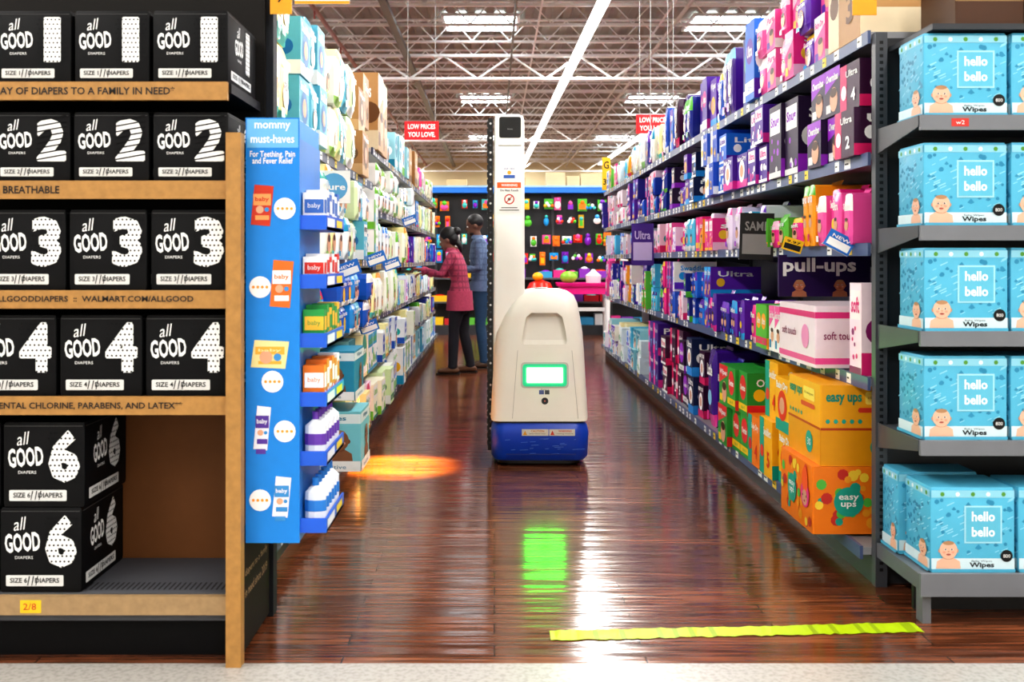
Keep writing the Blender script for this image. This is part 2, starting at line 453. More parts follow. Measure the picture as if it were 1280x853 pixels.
def fill(b, side, z, segs, clear):
    s = side; xf0 = (XL if s < 0 else XR)
    for seg in segs:
        ya, yb, kind, pal, w, h, stack = seg[:7]
        prot = seg[7] if len(seg) > 7 else 0.0
        if kind != 'box' or w < .21: w *= 0.86
        y = ya+0.01
        while y < yb-0.06:
            pick = R.choice(pal); main, acc, third = [C(k) for k in pick]
            if main == C('ffffff'): main = WHITE
            if acc == C('ffffff'): acc = WHITE
            ww = w*R.uniform(0.8, 1.15); word = R.choice(WORDS); style = R.randint(0, 4)
            hh = h*R.uniform(0.8, 1.08); st = stack if R.random() < 0.8 else max(1, stack-1)
            hh = min(hh, (clear-0.03)/st); gp = R.choice([0, 0, -0.015, -0.03, 0.03])-prot
            for rep in range(R.choice([1, 1, 2, 2])):
                if y+ww > yb+0.02: break
                kk = kind if kind != 'mix' else R.choice(['box', 'pack'])
                for q in range(st):
                    xf = xf0+s*(R.uniform(-0.012, 0.03)+gp); z0 = z+q*hh+0.001
                    y0, y1 = y+0.003, y+ww-0.003; dp = 0.34
                    if kk == 'box':
                        b.box(min(xf, xf+s*dp), max(xf, xf+s*dp), y0, y1, z0, z0+hh-0.003, main)
                        f = F(b, (xf, (y0+y1)/2, z0+hh/2), (0, -s, 0), (0, 0, 1))
                        decorate(f, ww-0.008, hh-0.006, main, acc, third, style, word)
                        if y < 9:
                            f = F(b, (xf+s*dp/2, y0, z0+hh/2), (1, 0, 0), (0, 0, 1))
                            f.rect(-dp/2, -hh/2+0.002, dp/2, -hh*0.25, acc, 1)
                            f.disc(-s*dp*.3, -hh*.02, hh*.14, third, 1)
                            f.text(word, 0, hh*0.26, dp*0.7, hh*0.18, WHITE if main != WHITE else third, 2, 0.02)
                    else:
                        pack(b, s, xf, y0, y1, z0, z0+hh-0.004, dp*0.9, main, acc, third, style, word)
                y += ww
            y += R.choice([0.002, 0.006, 0.02])

PW = [('ffffff','6cb82f','2fa0c8'), ('faf4dc','7cc03a','1f7f6d'), ('ffffff','1f9cc8','f2b820'), ('f4f6ea','a0cc6c','3fa999'), ('fdf6b0','4fc0b8','e2961a'), ('ffffff','90c878','1a7ad4'), ('e4f2f6','ffffff','2f9a5a'), ('dceebc','ffffff','1f7f4d')]
PT = [('5fb4cc','ffffff','1b6fb0'), ('ffffff','3bb0d8','f0a820'), ('98d0dc','0c7f9c','ffffff'), ('efe4b0','3aa08b','ffffff')]
PBL = [('1058c4','ffffff','f2c230'), ('1f8ad8','ffffff','e03a3a'), ('ffffff','1060c8','5cc03a'), ('eef4f8','1050b0','1fa7a0')]
PCB = [('a87a48','c8a070','6a4a2a'), ('b78a56','e0d0b0','6a4424')]
PPU = [('51229a','d82a9a','ffffff'), ('6226ac','1f9fe8','f2c230'), ('431a86','f03aa0','8fd0f8'), ('2a2690','7a3fc8','ffffff')]
PDK = [('1b1944','d81a78','ffffff'), ('2a163c','9a2ac8','e0e0e0'), ('0f2250','1f8fe0','ffffff'), ('3a1038','d8206a','ffffff')]
PNB = [('123ca8','1fa0e8','ffffff'), ('1c52c4','ffffff','f2c230'), ('15288a','5cc03a','ffffff'), ('1f6fd8','5a1fac','ffffff')]
PPK = [('e82a8c','f8c0dc','f2c230'), ('f25aa8','ffffff','5a1fac'), ('f8a020','e02a6a','5cb83a'), ('5cb83a','f8a020','e02a6a')]
PPW = [('f8e4ee','e02a7c','8a1f6a'), ('ffffff','f060a8','1f8fb8'), ('f4d0e4','d8206a','2fa0a0')]
PEU = [('f4801a','0fa08c','d82a20'), ('f0a01a','0fa08c','4ab83a'), ('2f9a3c','e02a30','f8c81c'), ('f8b41c','0fa08c','e03a20'), ('ee5a1a','1fb0a0','fcd830')]
PMX = PPU+PPK+PNB+PW[:2]
PLM = [('ffffff','6a2fc8','1f9fe8'), ('e6ecf6','1f6fd8','5a1fac'), ('ecdcf6','9a2ac8','f25aa8'), ('4fb8e0','ffffff','2a2690')]

b = B()
fill(b, -1, 0.15, [(3.6, 5.1, 'box', PW+PT, 0.30, 0.33, 1), (5.5, 6.3, 'box', PW, 0.30, 0.33, 1, .08), (6.3, 9, 'box', PW+PPW, 0.24, 0.30, 1, .05), (9, 14.8, 'box', PT+PBL+PW, 0.3, 0.3, 1)], 0.36)
fill(b, -1, 0.52, [(3.6, 5.1, 'box', PT, 0.3, 0.28, 1), (5.5, 7.1, 'box', PT+PW, 0.26, 0.27, 1, .06)], 0.30)
fill(b, -1, 0.50, [(7.25, 10, 'box', PW+PBL, 0.2, 0.26, 1, .04), (10, 14.8, 'mix', PBL+PMX+PW, 0.2, 0.24, 1)], 0.30)
fill(b, -1, 0.84, [(3.6, 5.0, 'pack', PBL, 0.22, 0.30, 1, .08), (5.0, 6.2, 'pack', PBL[:2]+PBL[:1]+[PT[0]], 0.26, 0.18, 2, .10), (6.2, 9, 'pack', PW+PBL[:1], 0.22, 0.32, 1, .04), (9, 14.8, 'mix', PW+PBL+PLM, 0.16, 0.26, 1)], 0.36)
fill(b, -1, 1.25, [(3.6, 6, 'pack', PW, 0.28, 0.25, 2, .05), (6, 7.15, 'mix', PW+PT, 0.26, 0.25, 2, .03)], 0.52)
fill(b, -1, 1.22, [(7.25, 10, 'pack', PW, 0.23, 0.34, 1, .04), (10, 12, 'mix', PW+PMX+PCB, 0.15, 0.28, 1), (12, 14.8, 'mix', PMX+PBL, 0.15, 0.28, 1)], 0.37)
fill(b, -1, 1.62, [(7.25, 10.5, 'pack', PW, 0.22, 0.19, 2, .03), (10.5, 14.8, 'mix', PW+PBL+PCB, 0.18, 0.32, 1)], 0.41)
fill(b, -1, 1.80, [(3.6, 4.3, 'pack', [PW[7], PW[4]], 0.26, 0.34, 2, .04), (4.3, 5.0, 'mix', [PT[0], PW[2], PW[5]], 0.26, 0.30, 2, .03), (5.0, 6.4, 'mix', PW+PT[:2], 0.26, 0.32, 2, .02), (6.4, 7.1, 'box', PCB, 0.3, 0.34, 2, .02)], 0.75)
fill(b, -1, 2.06, [(7.3, 8.3, 'box', PCB, 0.42, 0.55, 1), (8.3, 10.5, 'mix', PW+PT, 0.3, 0.36, 1), (10.5, 11.4, 'box', PCB, 0.4, 0.36, 1), (11.4, 14.8, 'mix', PW+PMX, 0.3, 0.28, 1)], 0.6)
b.obj('diaper_packages', [M_PRINT, M_GLOSS])

b = B()
fill(b, 1, 0.14, [(4.5, 6.3, 'box', PEU, 0.22, 0.285, 2, .03), (6.3, 6.9, 'pack', PPU, 0.25, 0.5, 1), (6.9, 8.6, 'box', PDK, 0.22, 0.29, 2), (8.6, 9.6, 'box', PNB+PPU, 0.25, 0.28, 2), (9.6, 13, 'box', PLM+PT+PW, 0.22, 0.2, 2, .03)], 0.62)
fill(b, 1, 0.79, [(3.9, 4.08, 'box', [PPW[0]], 0.18, 0.45, 1), (4.75, 5.3, 'box', PPW+PPK, 0.13, 0.23, 1, .03), (5.3, 6.6, 'pack', PPU+PPK[:1], 0.12, 0.23, 1, .02), (6.6, 7.8, 'mix', PPU+PNB+PPW, 0.12, 0.22, 2), (7.8, 13, 'mix', PNB+PLM+PPU+PPK, 0.14, 0.22, 2)], 0.48)
fill(b, 1, 1.31, [(3.95, 4.6, 'pack', PPK+PPW[:1], 0.13, 0.26, 1, .03), (4.6, 5.3, 'pack', PPK[2:]+[PPK[0]], 0.16, 0.16, 1, .04), (5.3, 6.4, 'pack', PPU+PLM, 0.14, 0.24, 1), (6.4, 8.5, 'mix', PPU+PLM+PPK, 0.14, 0.24, 1), (8.5, 13, 'mix', PLM+PPW+PPU, 0.14, 0.24, 1)], 0.32)
fill(b, 1, 1.66, [(3.9, 4.7, 'box', [PDK[0], PDK[3], PDK[1]], 0.22, 0.21, 2), (4.7, 5.2, 'box', PPU+PDK, 0.22, 0.38, 1), (5.2, 6.6, 'box', PNB+PPU, 0.21, 0.2, 2, .03), (6.6, 8.5, 'mix', PNB+PDK+PT[:1]+PPU, 0.18, 0.2, 2), (8.5, 13, 'mix', PNB+PPU+PPW, 0.18, 0.2, 2)], 0.44)
fill(b, 1, 2.13, [(3.9, 4.4, 'box', PCB, 0.4, 0.46, 1), (4.4, 5.4, 'mix', PPU+PPK[:3], 0.19, 0.22, 2), (5.4, 6, 'box', PNB, 0.22, 0.44, 1), (6, 8.5, 'mix', PPU+PDK+PNB, 0.2, 0.40, 1), (8.5, 10.5, 'pack', PPU+PW, 0.22, 0.34, 1), (10.5, 13, 'mix', PW+PPK+PLM, 0.24, 0.28, 1)], 0.6)
b.obj('diaper_packages', [M_PRINT, M_GLOSS])

def carton(name, x0, y0, z0, w, d, h, main, deco, rot=0):
    b = B(); b.loft([(0, 0, w, 0, d, 0.006), (h, 0, w, 0, d, 0.006)], main, 3)
    deco(b, w, d, h)
    o = b.obj(name, [M_PRINT]); o.location = (x0, y0, z0); o.rotation_euler = (0, 0, rot)
    return o
def deco_eu(b, w, d, h):
    for f, ww in ((F(b, (w/2, 0, h/2), X, Z), w), (F(b, (0, d/2, h/2), -Y, Z), d)):
        f.rect(-ww/2, -h/2+0.003, ww/2, -h*0.05, C('e09a12'), 1)
        f.rect(-ww/2, -h*0.06, ww/2, -h*0.03, C('b8401a'), 2)
        f.disc(ww*0.18, -h*0.27, h*0.14, C('1fa08c'), 3, n=24); f.text('30', ww*0.18, -h*0.27, ww*0.1, h*0.09, WHITE, 4)
        f.rrect(-ww*0.08, h*0.16, ww*0.34, h*0.22, .008, C('d8402c'), 2)
        f.rrect(ww*0.0, h*0.26, ww*0.34, h*0.42, .01, C('f8d860'), 2)
        f.text('118 training pants', ww*.17, h*.34, ww*.28, h*.04, C('7a3a10'), 3)
        f.text('easy ups', -ww*0.24, h*0.32, ww*0.40, h*0.13, C('0f8a76'), 3, 0.03)
        for k in range(5): f.disc(-ww*0.42+k*ww*0.09, h*0.05, h*0.03, C('1fa08c'), 3, n=6)
def deco_eu2(b, w, d, h):
    for f, ww in ((F(b, (w/2, 0, h/2), X, Z), w), (F(b, (0, d/2, h/2), -Y, Z), d)):
        rr = random.Random(3)
        for k in range(34):
            f.disc(rr.uniform(-.44, .44)*ww, rr.uniform(-.42, .42)*h, h*rr.uniform(0.03, .09), C(rr.choice(['f6d040', 'd8482c', '5ab848', 'c8342c', 'f0a028', '1fa08c'])), 1+0.1*k, n=9)
        f.disc(-ww*0.1, -h*0.02, h*0.22, C('1fa08c'), 5, n=22); f.text('easy\nups', -ww*0.1, -h*0.02, h*0.3, h*0.2, WHITE, 6, 0.02)
        f.disc(ww*0.3, h*0.02, h*0.2, C('e8408a'), 5, n=20); f.disc(ww*0.3, h*0.24, h*0.14, C('f2602a'), 5.5, 1.4)
        f.disc(ww*0.3, -h*0.03, h*0.12, SKINC, 6)
        for k in (-.05, .05): f.disc(ww*(0.3+k), 0, h*0.02, BLACK, 7, n=6)
        f.disc(ww*.3, -h*.08, h*.035, C('a83030'), 7, .5, 8)
carton('training_pants_carton', 1.275, 3.99, 0.150, 0.36, 0.44, 0.27, C('f0801a'), deco_eu2)
carton('training_pants_carton', 1.31, 4.0, 0.421, 0.36, 0.43, 0.325, C('f0a81e'), deco_eu)
def deco_pk(b, w, d, h):
    for f, ww in ((F(b, (w/2, 0, h/2), X, Z), w), (F(b, (0, d/2, h/2), -Y, Z), d)):
        f.rect(-ww/2, h*0.30, ww/2, h*0.40, C('d8307c'), 1); f.rect(-ww/2, -h*0.44, ww/2, -h*0.34, C('e8509a'), 1)
        f.disc(ww*0.25, -h*.02, h*0.2, C('e890c0'), 2, n=20); f.text('soft touch', -ww*0.2, h*0.02, ww*0.4, h*0.13, C('8a1f5a'), 3, .01)
carton('baby_wipes_carton', 1.34, 4.16, 0.797, 0.36, 0.52, 0.26, C('ecdbe3'), deco_pk)
b = B()
b.box(1.40, 1.85, 4.9, 4.92, 1.07, 1.275, C('2b1250')); f = F(b, (1.62, 4.9, 1.17), X, Z)
f.text('pull-ups', -0.02, 0.045, 0.36, 0.09, WHITE, 2, 0.03)
for u in (-.12, .08): baby(f, u, -.045, .030, 2, C('b87a5a'))
b.obj('printed_banner', [M_PRINT])

# ================================================================= LEFT ENDCAP
ec = empty('endcap_shelf', (0, 0, 0))
wood = C('b38446')
b = B()
b.box(-2.06, -0.80, 3.47, 3.51, 0.0, 2.3, C('1a1715'))
b.box(-1.99, -0.83, 3.455, 3.468, 0.2, 0.80, C('7a4e2c'))
b.box(-0.82, -0.775, 3.49, 3.55, 0, 2.35, C('26282d')); b.box(-2.1, -2.05, 3.49, 3.55, 0, 2.35, C('26282d'))
zs = [1.797, 1.492, 1.154, 0.826]
for i, z in enumerate(zs):
    b.box(-2.04, -0.815, 3.085, 3.47, z-0.03, z, C('1a1a1d'))
b.box(-2.04, -0.82, 3.09, 3.47, 0.13, 0.215, C('5a5b60'))
f = F(b, (0, 0, 0.215), X, Y)
for i in range(70):
    f.rect(-1.98+i*0.0165, 3.12, -1.974+i*0.0165, 3.19, C('1c1c1e'), 1)
b.box(-2.04, -0.83, 3.15, 3.17, 0, 0.13, C('0c0c0e'))
b.box(-0.800, -0.785, 3.09, 3.47, 0.02, 0.40, C('1f1512'))
f = F(b, (-0.785, 3.28, 0.26), Y, Z); f.text('diapers to a family', 0, 0, 0.3, 0.03, C('c8a880'), 2)
f.text('in need since 2019', 0, -.06, 0.3, 0.03, C('c8a880'), 2)
b.obj('shelf_frame', [M_MATTE], parent=ec)
b = B()
b.box(-0.822, -0.776, 3.045, 3.09, 0, 1.64, wood)
TX = ['ONE DAY OF DIAPERS TO A FAMILY IN NEED*', '100% BREATHABLE', '@ALLGOODDIAPERS  ::  WALMART.COM/ALLGOOD', 'NO ELEMENTAL CHLORINE, PARABENS, AND LATEX**']
for z, t in zip(zs, TX):
    b.box(-2.04, -0.823, 3.065, 3.084, z-0.054, z+0.002, wood)
    f = F(b, (-1.2, 3.065, z-0.026), X, Z)
    wdt = min(0.0162*len(t), 0.68); cu = {0: -0.10, 1: -0.26, 2: -0.05, 3: -0.10}[TX.index(t)]
    f.text(t, cu, 0, wdt, 0.024, C('1f160e'), 2, 0.02)
b.box(-2.04, -0.823, 3.065, 3.088, 0.155, 0.212, C('a88a63'))
f = F(b, (-1.43, 3.065, 0.182), X, Z); f.rect(-0.03, -0.02, 0.035, 0.02, C('f2c81e'), 1); f.text('2/8', 0, 0, 0.04, 0.02, C('c8201e'), 2)
b.obj('wood_trim', [M_WOOD], parent=ec)

def allgood_mesh(num, w, h, d):
    b = B(); k = C('08080a'); b.loft([(0, 0.003, w-0.003, 0, d, 0.006), (0.01, 0, w, 0, d, 0.007), (h-0.01, 0, w, 0, d, 0.007), (h, 0.004, w-0.004, 0.004, d, 0.006)], k, 3)
    for f, ww in ((F(b, (w/2, 0, h/2), X, Z), w), (F(b, (w, d/2, h/2), Y, Z), d)):
        f.rect(-ww/2+0.006, h/2-0.012, ww/2-0.006, h/2-0.010, C('4a4a4a'), 1)
        sc = w; LB = C('dcdcda')
        f.text('all', -sc*0.25, h*0.31, sc*0.17, h*0.15, WHITE, 2, 0.0, 0.35, 0.15)
        f.text('GOOD', -sc*0.22, h*0.09, sc*0.43, h*0.23, WHITE, 2, 0.03, 0.0, 0.08)
        f.text('DIAPERS', -sc*0.2, -h*0.09, sc*0.22, h*0.035, WHITE, 2)
        nx = sc*0.25
        for li, (ox, oy) in enumerate(((-.014, 0), (.014, 0), (0, .012), (0, -.012))):
            f.text(str(num), nx+ox*sc, h*(0.10+oy), sc*0.36 if num != 1 else sc*0.20, h*0.60, WHITE, 1.2+.45*li, 0.035)
        DL = 3.3
        if num in (1, 3, 6):
            for i in range(8):
                for j in range(10):
                    f.disc(nx-sc*0.19+i*sc*0.052+(j % 2)*sc*0.026, h*(-0.20+j*0.064), sc*(0.0135 if num != 1 else 0.012), k, DL, n=7)
        elif num == 2:
            for j in range(8):
                v = h*(-0.2+j*0.08); f.poly([(nx-sc*0.2, v), (nx+sc*0.2, v+h*0.08), (nx+sc*0.2, v+h*0.10), (nx-sc*0.2, v+h*0.02)], k, DL)
        else:
            for i in range(8):
                for j in range(10):
                    uu = nx-sc*0.19+i*sc*0.052+(j % 2)*sc*0.026; vv = h*(-0.2+j*0.066); q = sc*0.015
                    f.poly([(uu-q, vv), (uu, vv-q), (uu+q, vv), (uu, vv+q)], k, DL)
        f.rrect(-ww*0.42, -h*0.43, ww*0.28, -h*0.30, 0.004, LB, 2)
        f.text('SIZE %d    DIAPERS' % num, -ww*0.07, -h*0.36, ww*0.6, h*0.06, C('1a1a1a'), 3, 0.02)
        for q in range(3): f.poly([(ww*(-0.14+q*0.05), -h*0.31), (ww*(-0.125+q*0.05), -h*0.31), (ww*(-0.15+q*0.05), -h*0.42), (ww*(-0.16+q*0.05), -h*0.42)], C('1a1a1a'), 3)
    return b.mesh('diaper_box_%d' % num, [M_MATTE], 40)
def place(me, name, loc, rz=0):
    o = bpy.data.objects.new(name, me); scn.collection.objects.link(o); o.location = loc; o.rotation_euler = (0, 0, rz); return o
for num, z, h in ((1, 1.799, 0.225), (2, 1.494, 0.215), (3, 1.156, 0.25), (4, 0.828, 0.25)):
    w_ = {1: 0.235, 2: 0.236, 3: 0.243, 4: 0.258}[num]
    me = allgood_mesh(num, w_, h, 0.36)
    for i in range(4):
        place(me, 'diaper_box', (-0.826-w_-i*(w_+0.009), 3.089+R.uniform(0, 0.006), z), R.uniform(-0.008, 0.008))
me = allgood_mesh(6, 0.255, 0.262, 0.35)
for i in range(2):
    for j in range(2):
        place(me, 'diaper_box', (-1.548-i*0.262+(0.01 if j else 0)+0.01, 3.095, 0.217+j*0.265), 0.0)

b = B()
b.box(-0.775, -0.70, 3.44, 3.445, 2.10, 2.26, C('f0a020')); f = F(b, (-0.737, 3.44, 2.17), X, Z); f.text('B\n7', 0, 0, 0.03, 0.06, BLACK, 2)
b.box(-0.69, -0.50, 3.44, 3.445, 2.135, 2.27, WHITE); f = F(b, (-0.595, 3.44, 2.19), X, Z)
f.rect(-.095, -.055, .095, -.045, C('e8a020'), 1); f.text('Security cameras in use', 0, -0.028, 0.17, 0.018, C('333333'), 2)
b.obj('hanging_aisle_tag', [M_PRINT])

# ================================================================= SIDEKICK DISPLAY
sk = empty('sidekick_display')
b = B(); BLU = C('2b8fdc')
x0, x1 = -0.772, -0.612; y0, y1 = 3.11, 3.47; z0, z1 = 0.37, 1.69
b.box(x0, x1, y0, y1, z0, z1, BLU)
b.box(x0-0.004, x1+0.004, y0-0.004, y0, z0-0.004, z1+0.004, C('1f86dc'))
f = F(b, (x0, y0-0.004, 0), X, Z)
W = x1-x0
f.rect(0, 1.60, W, 1.69, C('6cb4e8'), 1)
f.text('mommy', W/2, 1.665, W*0.7, 0.026, WHITE, 2, 0.015); f.text('must-haves', W/2, 1.628, W*0.85, 0.026, WHITE, 2, 0.015)
f.text('For Teething, Pain\nand Fever Relief', W/2, 1.570, W*0.88, 0.040, WHITE, 2, 0.015)
for (zz, side, c1, c2, ww, hh) in ((1.42, 0, 'c83a24', 'f0a060', 0.072, 0.12), (1.175, 1, 'e8722a', 'ffffff', 0.075, 0.14), (0.955, 0, 'eadfa0', 'e8b040', 0.12, 0.08), (0.725, 0, 'e9e9f2', '5a3a9c', 0.055, 0.13), (0.51, 1, 'ececf4', '3f8fd0', 0.06, 0.12)):
    cu = W*0.30 if side == 0 else W*0.68; cd = W*0.74 if side == 0 else W*0.26
    if side == 0 and ww > 0.1: cu = W*0.45; 
    sl = 0.012
    f.poly([(cu-ww/2, zz-hh/2), (cu+ww/2-sl, zz-hh/2-sl*0.4), (cu+ww/2, zz+hh/2), (cu-ww/2+sl, zz+hh/2+sl*0.4)], C(c1), 2)
    f.rect(cu-ww*0.38, zz, cu+ww*0.38, zz+hh*0.3, C(c2), 3); f.rect(cu-ww*0.3, zz-hh*0.38, cu+ww*0.3, zz-hh*0.26, C(c2), 3)
    f.disc(cu-ww*.1, zz-hh*.11, ww*.17, SKINC, 3.5); f.disc(cu+ww*.2, zz-hh*.11, ww*.1, C('3f8fd0'), 3.7)
    f.text('baby', cu, zz+hh*0.15, ww*0.6, hh*0.14, C(c1), 4, .02)
    if ww < 0.065: f.rect(cu-ww*.35, zz-hh*.62, cu+ww*.2, zz-hh*.5, C(c2), 3)
    zc = zz-0.01 if ww < 0.1 else zz-0.085
    if ww > 0.1: cd = W*0.5
    f.disc(cd, zc, 0.034, C('f2f4f6'), 2.5, n=20)
    for q in range(4): f.disc(cd-0.021+q*0.014, zc, 0.005, C('f09a28'), 3.5, n=6)
b.obj('printed_case', [M_PRINT], parent=sk)
b = B(); XT = -0.525
levels = [1.355, 1.17, 0.985, 0.80, 0.615, 0.405]
for i, z in enumerate(levels):
    b.box(x1, XT, y0+0.01, y1, z-0.01, z, C('1b57c8'))
    b.box(XT-0.006, XT, y0+0.01, y1, z-0.01, z+0.035, C('1f62d8')); b.box(x1, XT, y0+0.006, y0+0.012, z-0.01, z+0.035, C('1f62d8'))
    f = F(b, (XT, (y0+y1)/2, z+0.014), Y, Z); f.rect(-0.16, -0.014, -0.02, 0.014, C('e8ecf4'), 1); f.rect(0.02, -0.012, 0.14, 0.012, C('f2d13a'), 1)
b.box(x1, x1+0.004, y0, y1, z0, z1-0.06, C('2f7fd0'))
b.obj('tray_set', [M_METAL], parent=sk)
b = B()
kinds = [('f3f3f3','3f6fc0'), ('f3f3f3','d8342c'), ('2f9a4c','f6c040'), ('e67a2a','ffffff'), ('eef0f6','6a3fa8'), ('eef2f8','2f7fd0')]
for i, z in enumerate(levels):
    y = y0+0.03; main, acc = [C(c) for c in kinds[i]]
    k = 0
    while y < y1-0.05:
        if i == 5 or i == 4:
            b.tube([(x1+0.045, y+0.02, z+0.002), (x1+0.045, y+0.02, z+0.03), (x1+0.045, y+0.02, z+0.11), (x1+0.045, y+0.02, z+0.13)], [(0.016, 0.03), (0.019, 0.034), (0.019, 0.034), (0.01, 0.01)], main, 10, cap=0)
            b.tube([(x1+0.045, y+0.02, z+0.13), (x1+0.045, y+0.02, z+0.155)], [(0.011, 0.011)]*2, acc, 8, cap=0)
            b.tube([(x1+0.045, y+0.02, z+0.05), (x1+0.045, y+0.02, z+0.085)], [(0.0205, 0.0355)]*2, acc, 10, cap=0)
        else:
            if k % 3 == 2: mm, aa = acc, main
            else: mm, aa = main, acc
            hgt = (0.12, 0.10, 0.12, 0.13)[i]*(1 if k % 2 else 0.9)
            b.box(x1+0.008, XT-0.012, y, y+0.045, z+0.001, z+hgt, mm)
            f = F(b, (XT-0.012, y+0.0225, z+hgt/2), Y, Z); f.rect(-0.02, -hgt*0.1, 0.02, hgt*0.3, aa, 1); f.disc(0, -hgt*0.28, 0.012, aa, 1)
            if k == 0:
                f = F(b, ((x1+XT)/2, y, z+hgt/2), X, Z); f.rect(-0.03, -hgt*0.1, 0.03, hgt*0.3, aa, 1); f.text('baby', 0, hgt*0.1, 0.04, 0.02, mm, 2); f.disc(0, -hgt*.3, .01, aa, 1)
        y += 0.052; k += 1
b.obj('baby_medicine_boxes', [M_PRINT], parent=sk)
def deco_bb(b, w, d, h):
    for f, ww in ((F(b, (w/2, 0, h/2), X, Z), w), (F(b, (w, d/2, h/2), Y, Z), d)):
        f.rect(-ww/2, h*0.3, ww/2, h*0.46, C('e8f2f4'), 1); f.text('Wipes', 0, h*0.38, ww*0.5, h*0.1, C('2f7fa0'), 2, 0.02)
        baby(f, ww*.12, h*0.02, h*0.19, 2, C('8a5a3c')); f.rect(-ww/2, -h*0.5+0.002, ww/2, -h*0.32, WHITE, 6)
        f.text('sensitive', 0, -h*.42, ww*.5, h*.06, C('2f7fa0'), 7)
carton('baby_wipes_carton', -0.99, 5.14, 0.155, 0.30, 0.34, 0.31, C('7fccd8'), deco_bb)
carton('baby_wipes_carton', -0.99, 5.12, 0.525, 0.27, 0.36, 0.255, C('2f93b4'), deco_bb)

def talker(x, y, z, w, h, c1, c2, t, tilt=0.0, oval=False):
    b = B(); b.box(-w/2, w/2, 0, 0.004, 0, h, c1)
    f = F(b, (0, 0, h/2), X, Z)
    if oval: f.disc(0, 0, min(w, h)*0.42, c2, 1, n=20)
    else: f.rect(-w*0.42, -h*0.38, w*0.42, h*0.05, c2, 1)
    f.text(t, 0, h*0.22 if not oval else 0, w*0.7, h*0.2, c2 if not oval else c1, 2, 0.02)
    b.box(-w/2, w/2, 0.004, 0.03, 0, 0.006, C('dddddd'))
    o = b.obj('shelf_sign', [M_PRINT]); o.location = (x, y, z); o.rotation_euler = (0, tilt, 0.15 if x < 0 else -0.15)
BW = C('1f6fc8')
talker(-0.79, 4.9, 1.53, 0.16, 0.16, WHITE, C('5fa8d8'), 'Pure', 0, True)
talker(-0.77, 5.3, 1.16, 0.14, 0.08, BW, WHITE, 'NEW', -0.35)
talker(-0.77, 6.6, 1.22, 0.13, 0.08, BW, WHITE, 'NEW', -0.35)
talker(-0.77, 7.6, 1.18, 0.13, 0.08, BW, WHITE, 'NEW', -0.35)
talker(-0.78, 9.3, 1.58, 0.13, 0.08, BW, WHITE, 'NEW', -0.35)
talker(-0.77, 6.2, 0.80, 0.12, 0.07, BW, WHITE, 'NEW', -0.35)
talker(1.37, 4.0, 1.29, 0.11, 0.07, BW, WHITE, 'NEW', 0.5)
talker(1.34, 5.1, 1.25, 0.17, 0.24, C('0c0c10'), C('888888'), 'SAME', 0.03)
talker(1.37, 4.6, 1.29, 0.09, 0.06, C('f2c81e'), BLACK, '9.97', 0.3)
talker(1.34, 9.0, 1.20, 0.2, 0.38, C('431a86'), C('c8b8e8'), 'Ultra', 0.0)

# ================================================================= RIGHT ENDCAP
ec2 = empty('endcap_shelf')
b = B(); G = C('6c6f74')
b.box(1.455, 1.50, 3.80, 3.84, 0, 2.12, C('4c4f55')); b.box(2.66, 2.70, 3.80, 3.84, 0, 2.12, C('5c5f65'))
f = F(b, (1.477, 3.80, 0), X, Z)
for i in range(80): f.rect(-0.007, 0.06+i*0.0255, 0.007, 0.072+i*0.0255, BLACK, 1)
b.box(1.50, 2.66, 3.815, 3.83, 0.1, 2.1, C('2c2e32'))
ZR = [1.745, 1.365, 1.0, 0.624]
for z in ZR:
    b.box(1.47, 2.68, 3.435, 3.81, z-0.028, z-0.002, C('5f6267'))
    b.box(1.465, 2.685, 3.42, 3.436, z-0.048, z+0.004, C('75787e'))
    for xx in (1.462, 2.682):
        v = [(xx, 3.435, z+0.004), (xx, 3.435, z-0.035), (xx, 3.80, z-0.09), (xx, 3.80, z+0.004)]
        v2 = [(p[0]+0.006, p[1], p[2]) for p in v]
        b.add(v+v2, [(0, 1, 2, 3), (7, 6, 5, 4), (0, 4, 5, 1), (1, 5, 6, 2), (3, 2, 6, 7), (0, 3, 7, 4)], C('4c4f54'))
b.box(1.46, 2.69, 3.40, 3.81, 0.115, 0.17, C('65686d')); b.box(1.455, 2.695, 3.395, 3.41, 0.10, 0.178, C('75787e'))
b.box(1.47, 1.50, 3.42, 3.47, 0, 0.12, G); b.box(2.64, 2.68, 3.42, 3.47, 0, 0.12, G); b.box(1.5, 2.66, 3.56, 3.58, 0, 0.115, C('16171a'))
f = F(b, (1.60, 3.42, 1.723), X, Z); f.rect(-0.03, -0.014, 0.03, 0.014, C('c8342c'), 1); f.text('w2', 0, 0, 0.03, 0.014, WHITE, 2)
b.obj('shelf_frame', [M_METAL], parent=ec2)

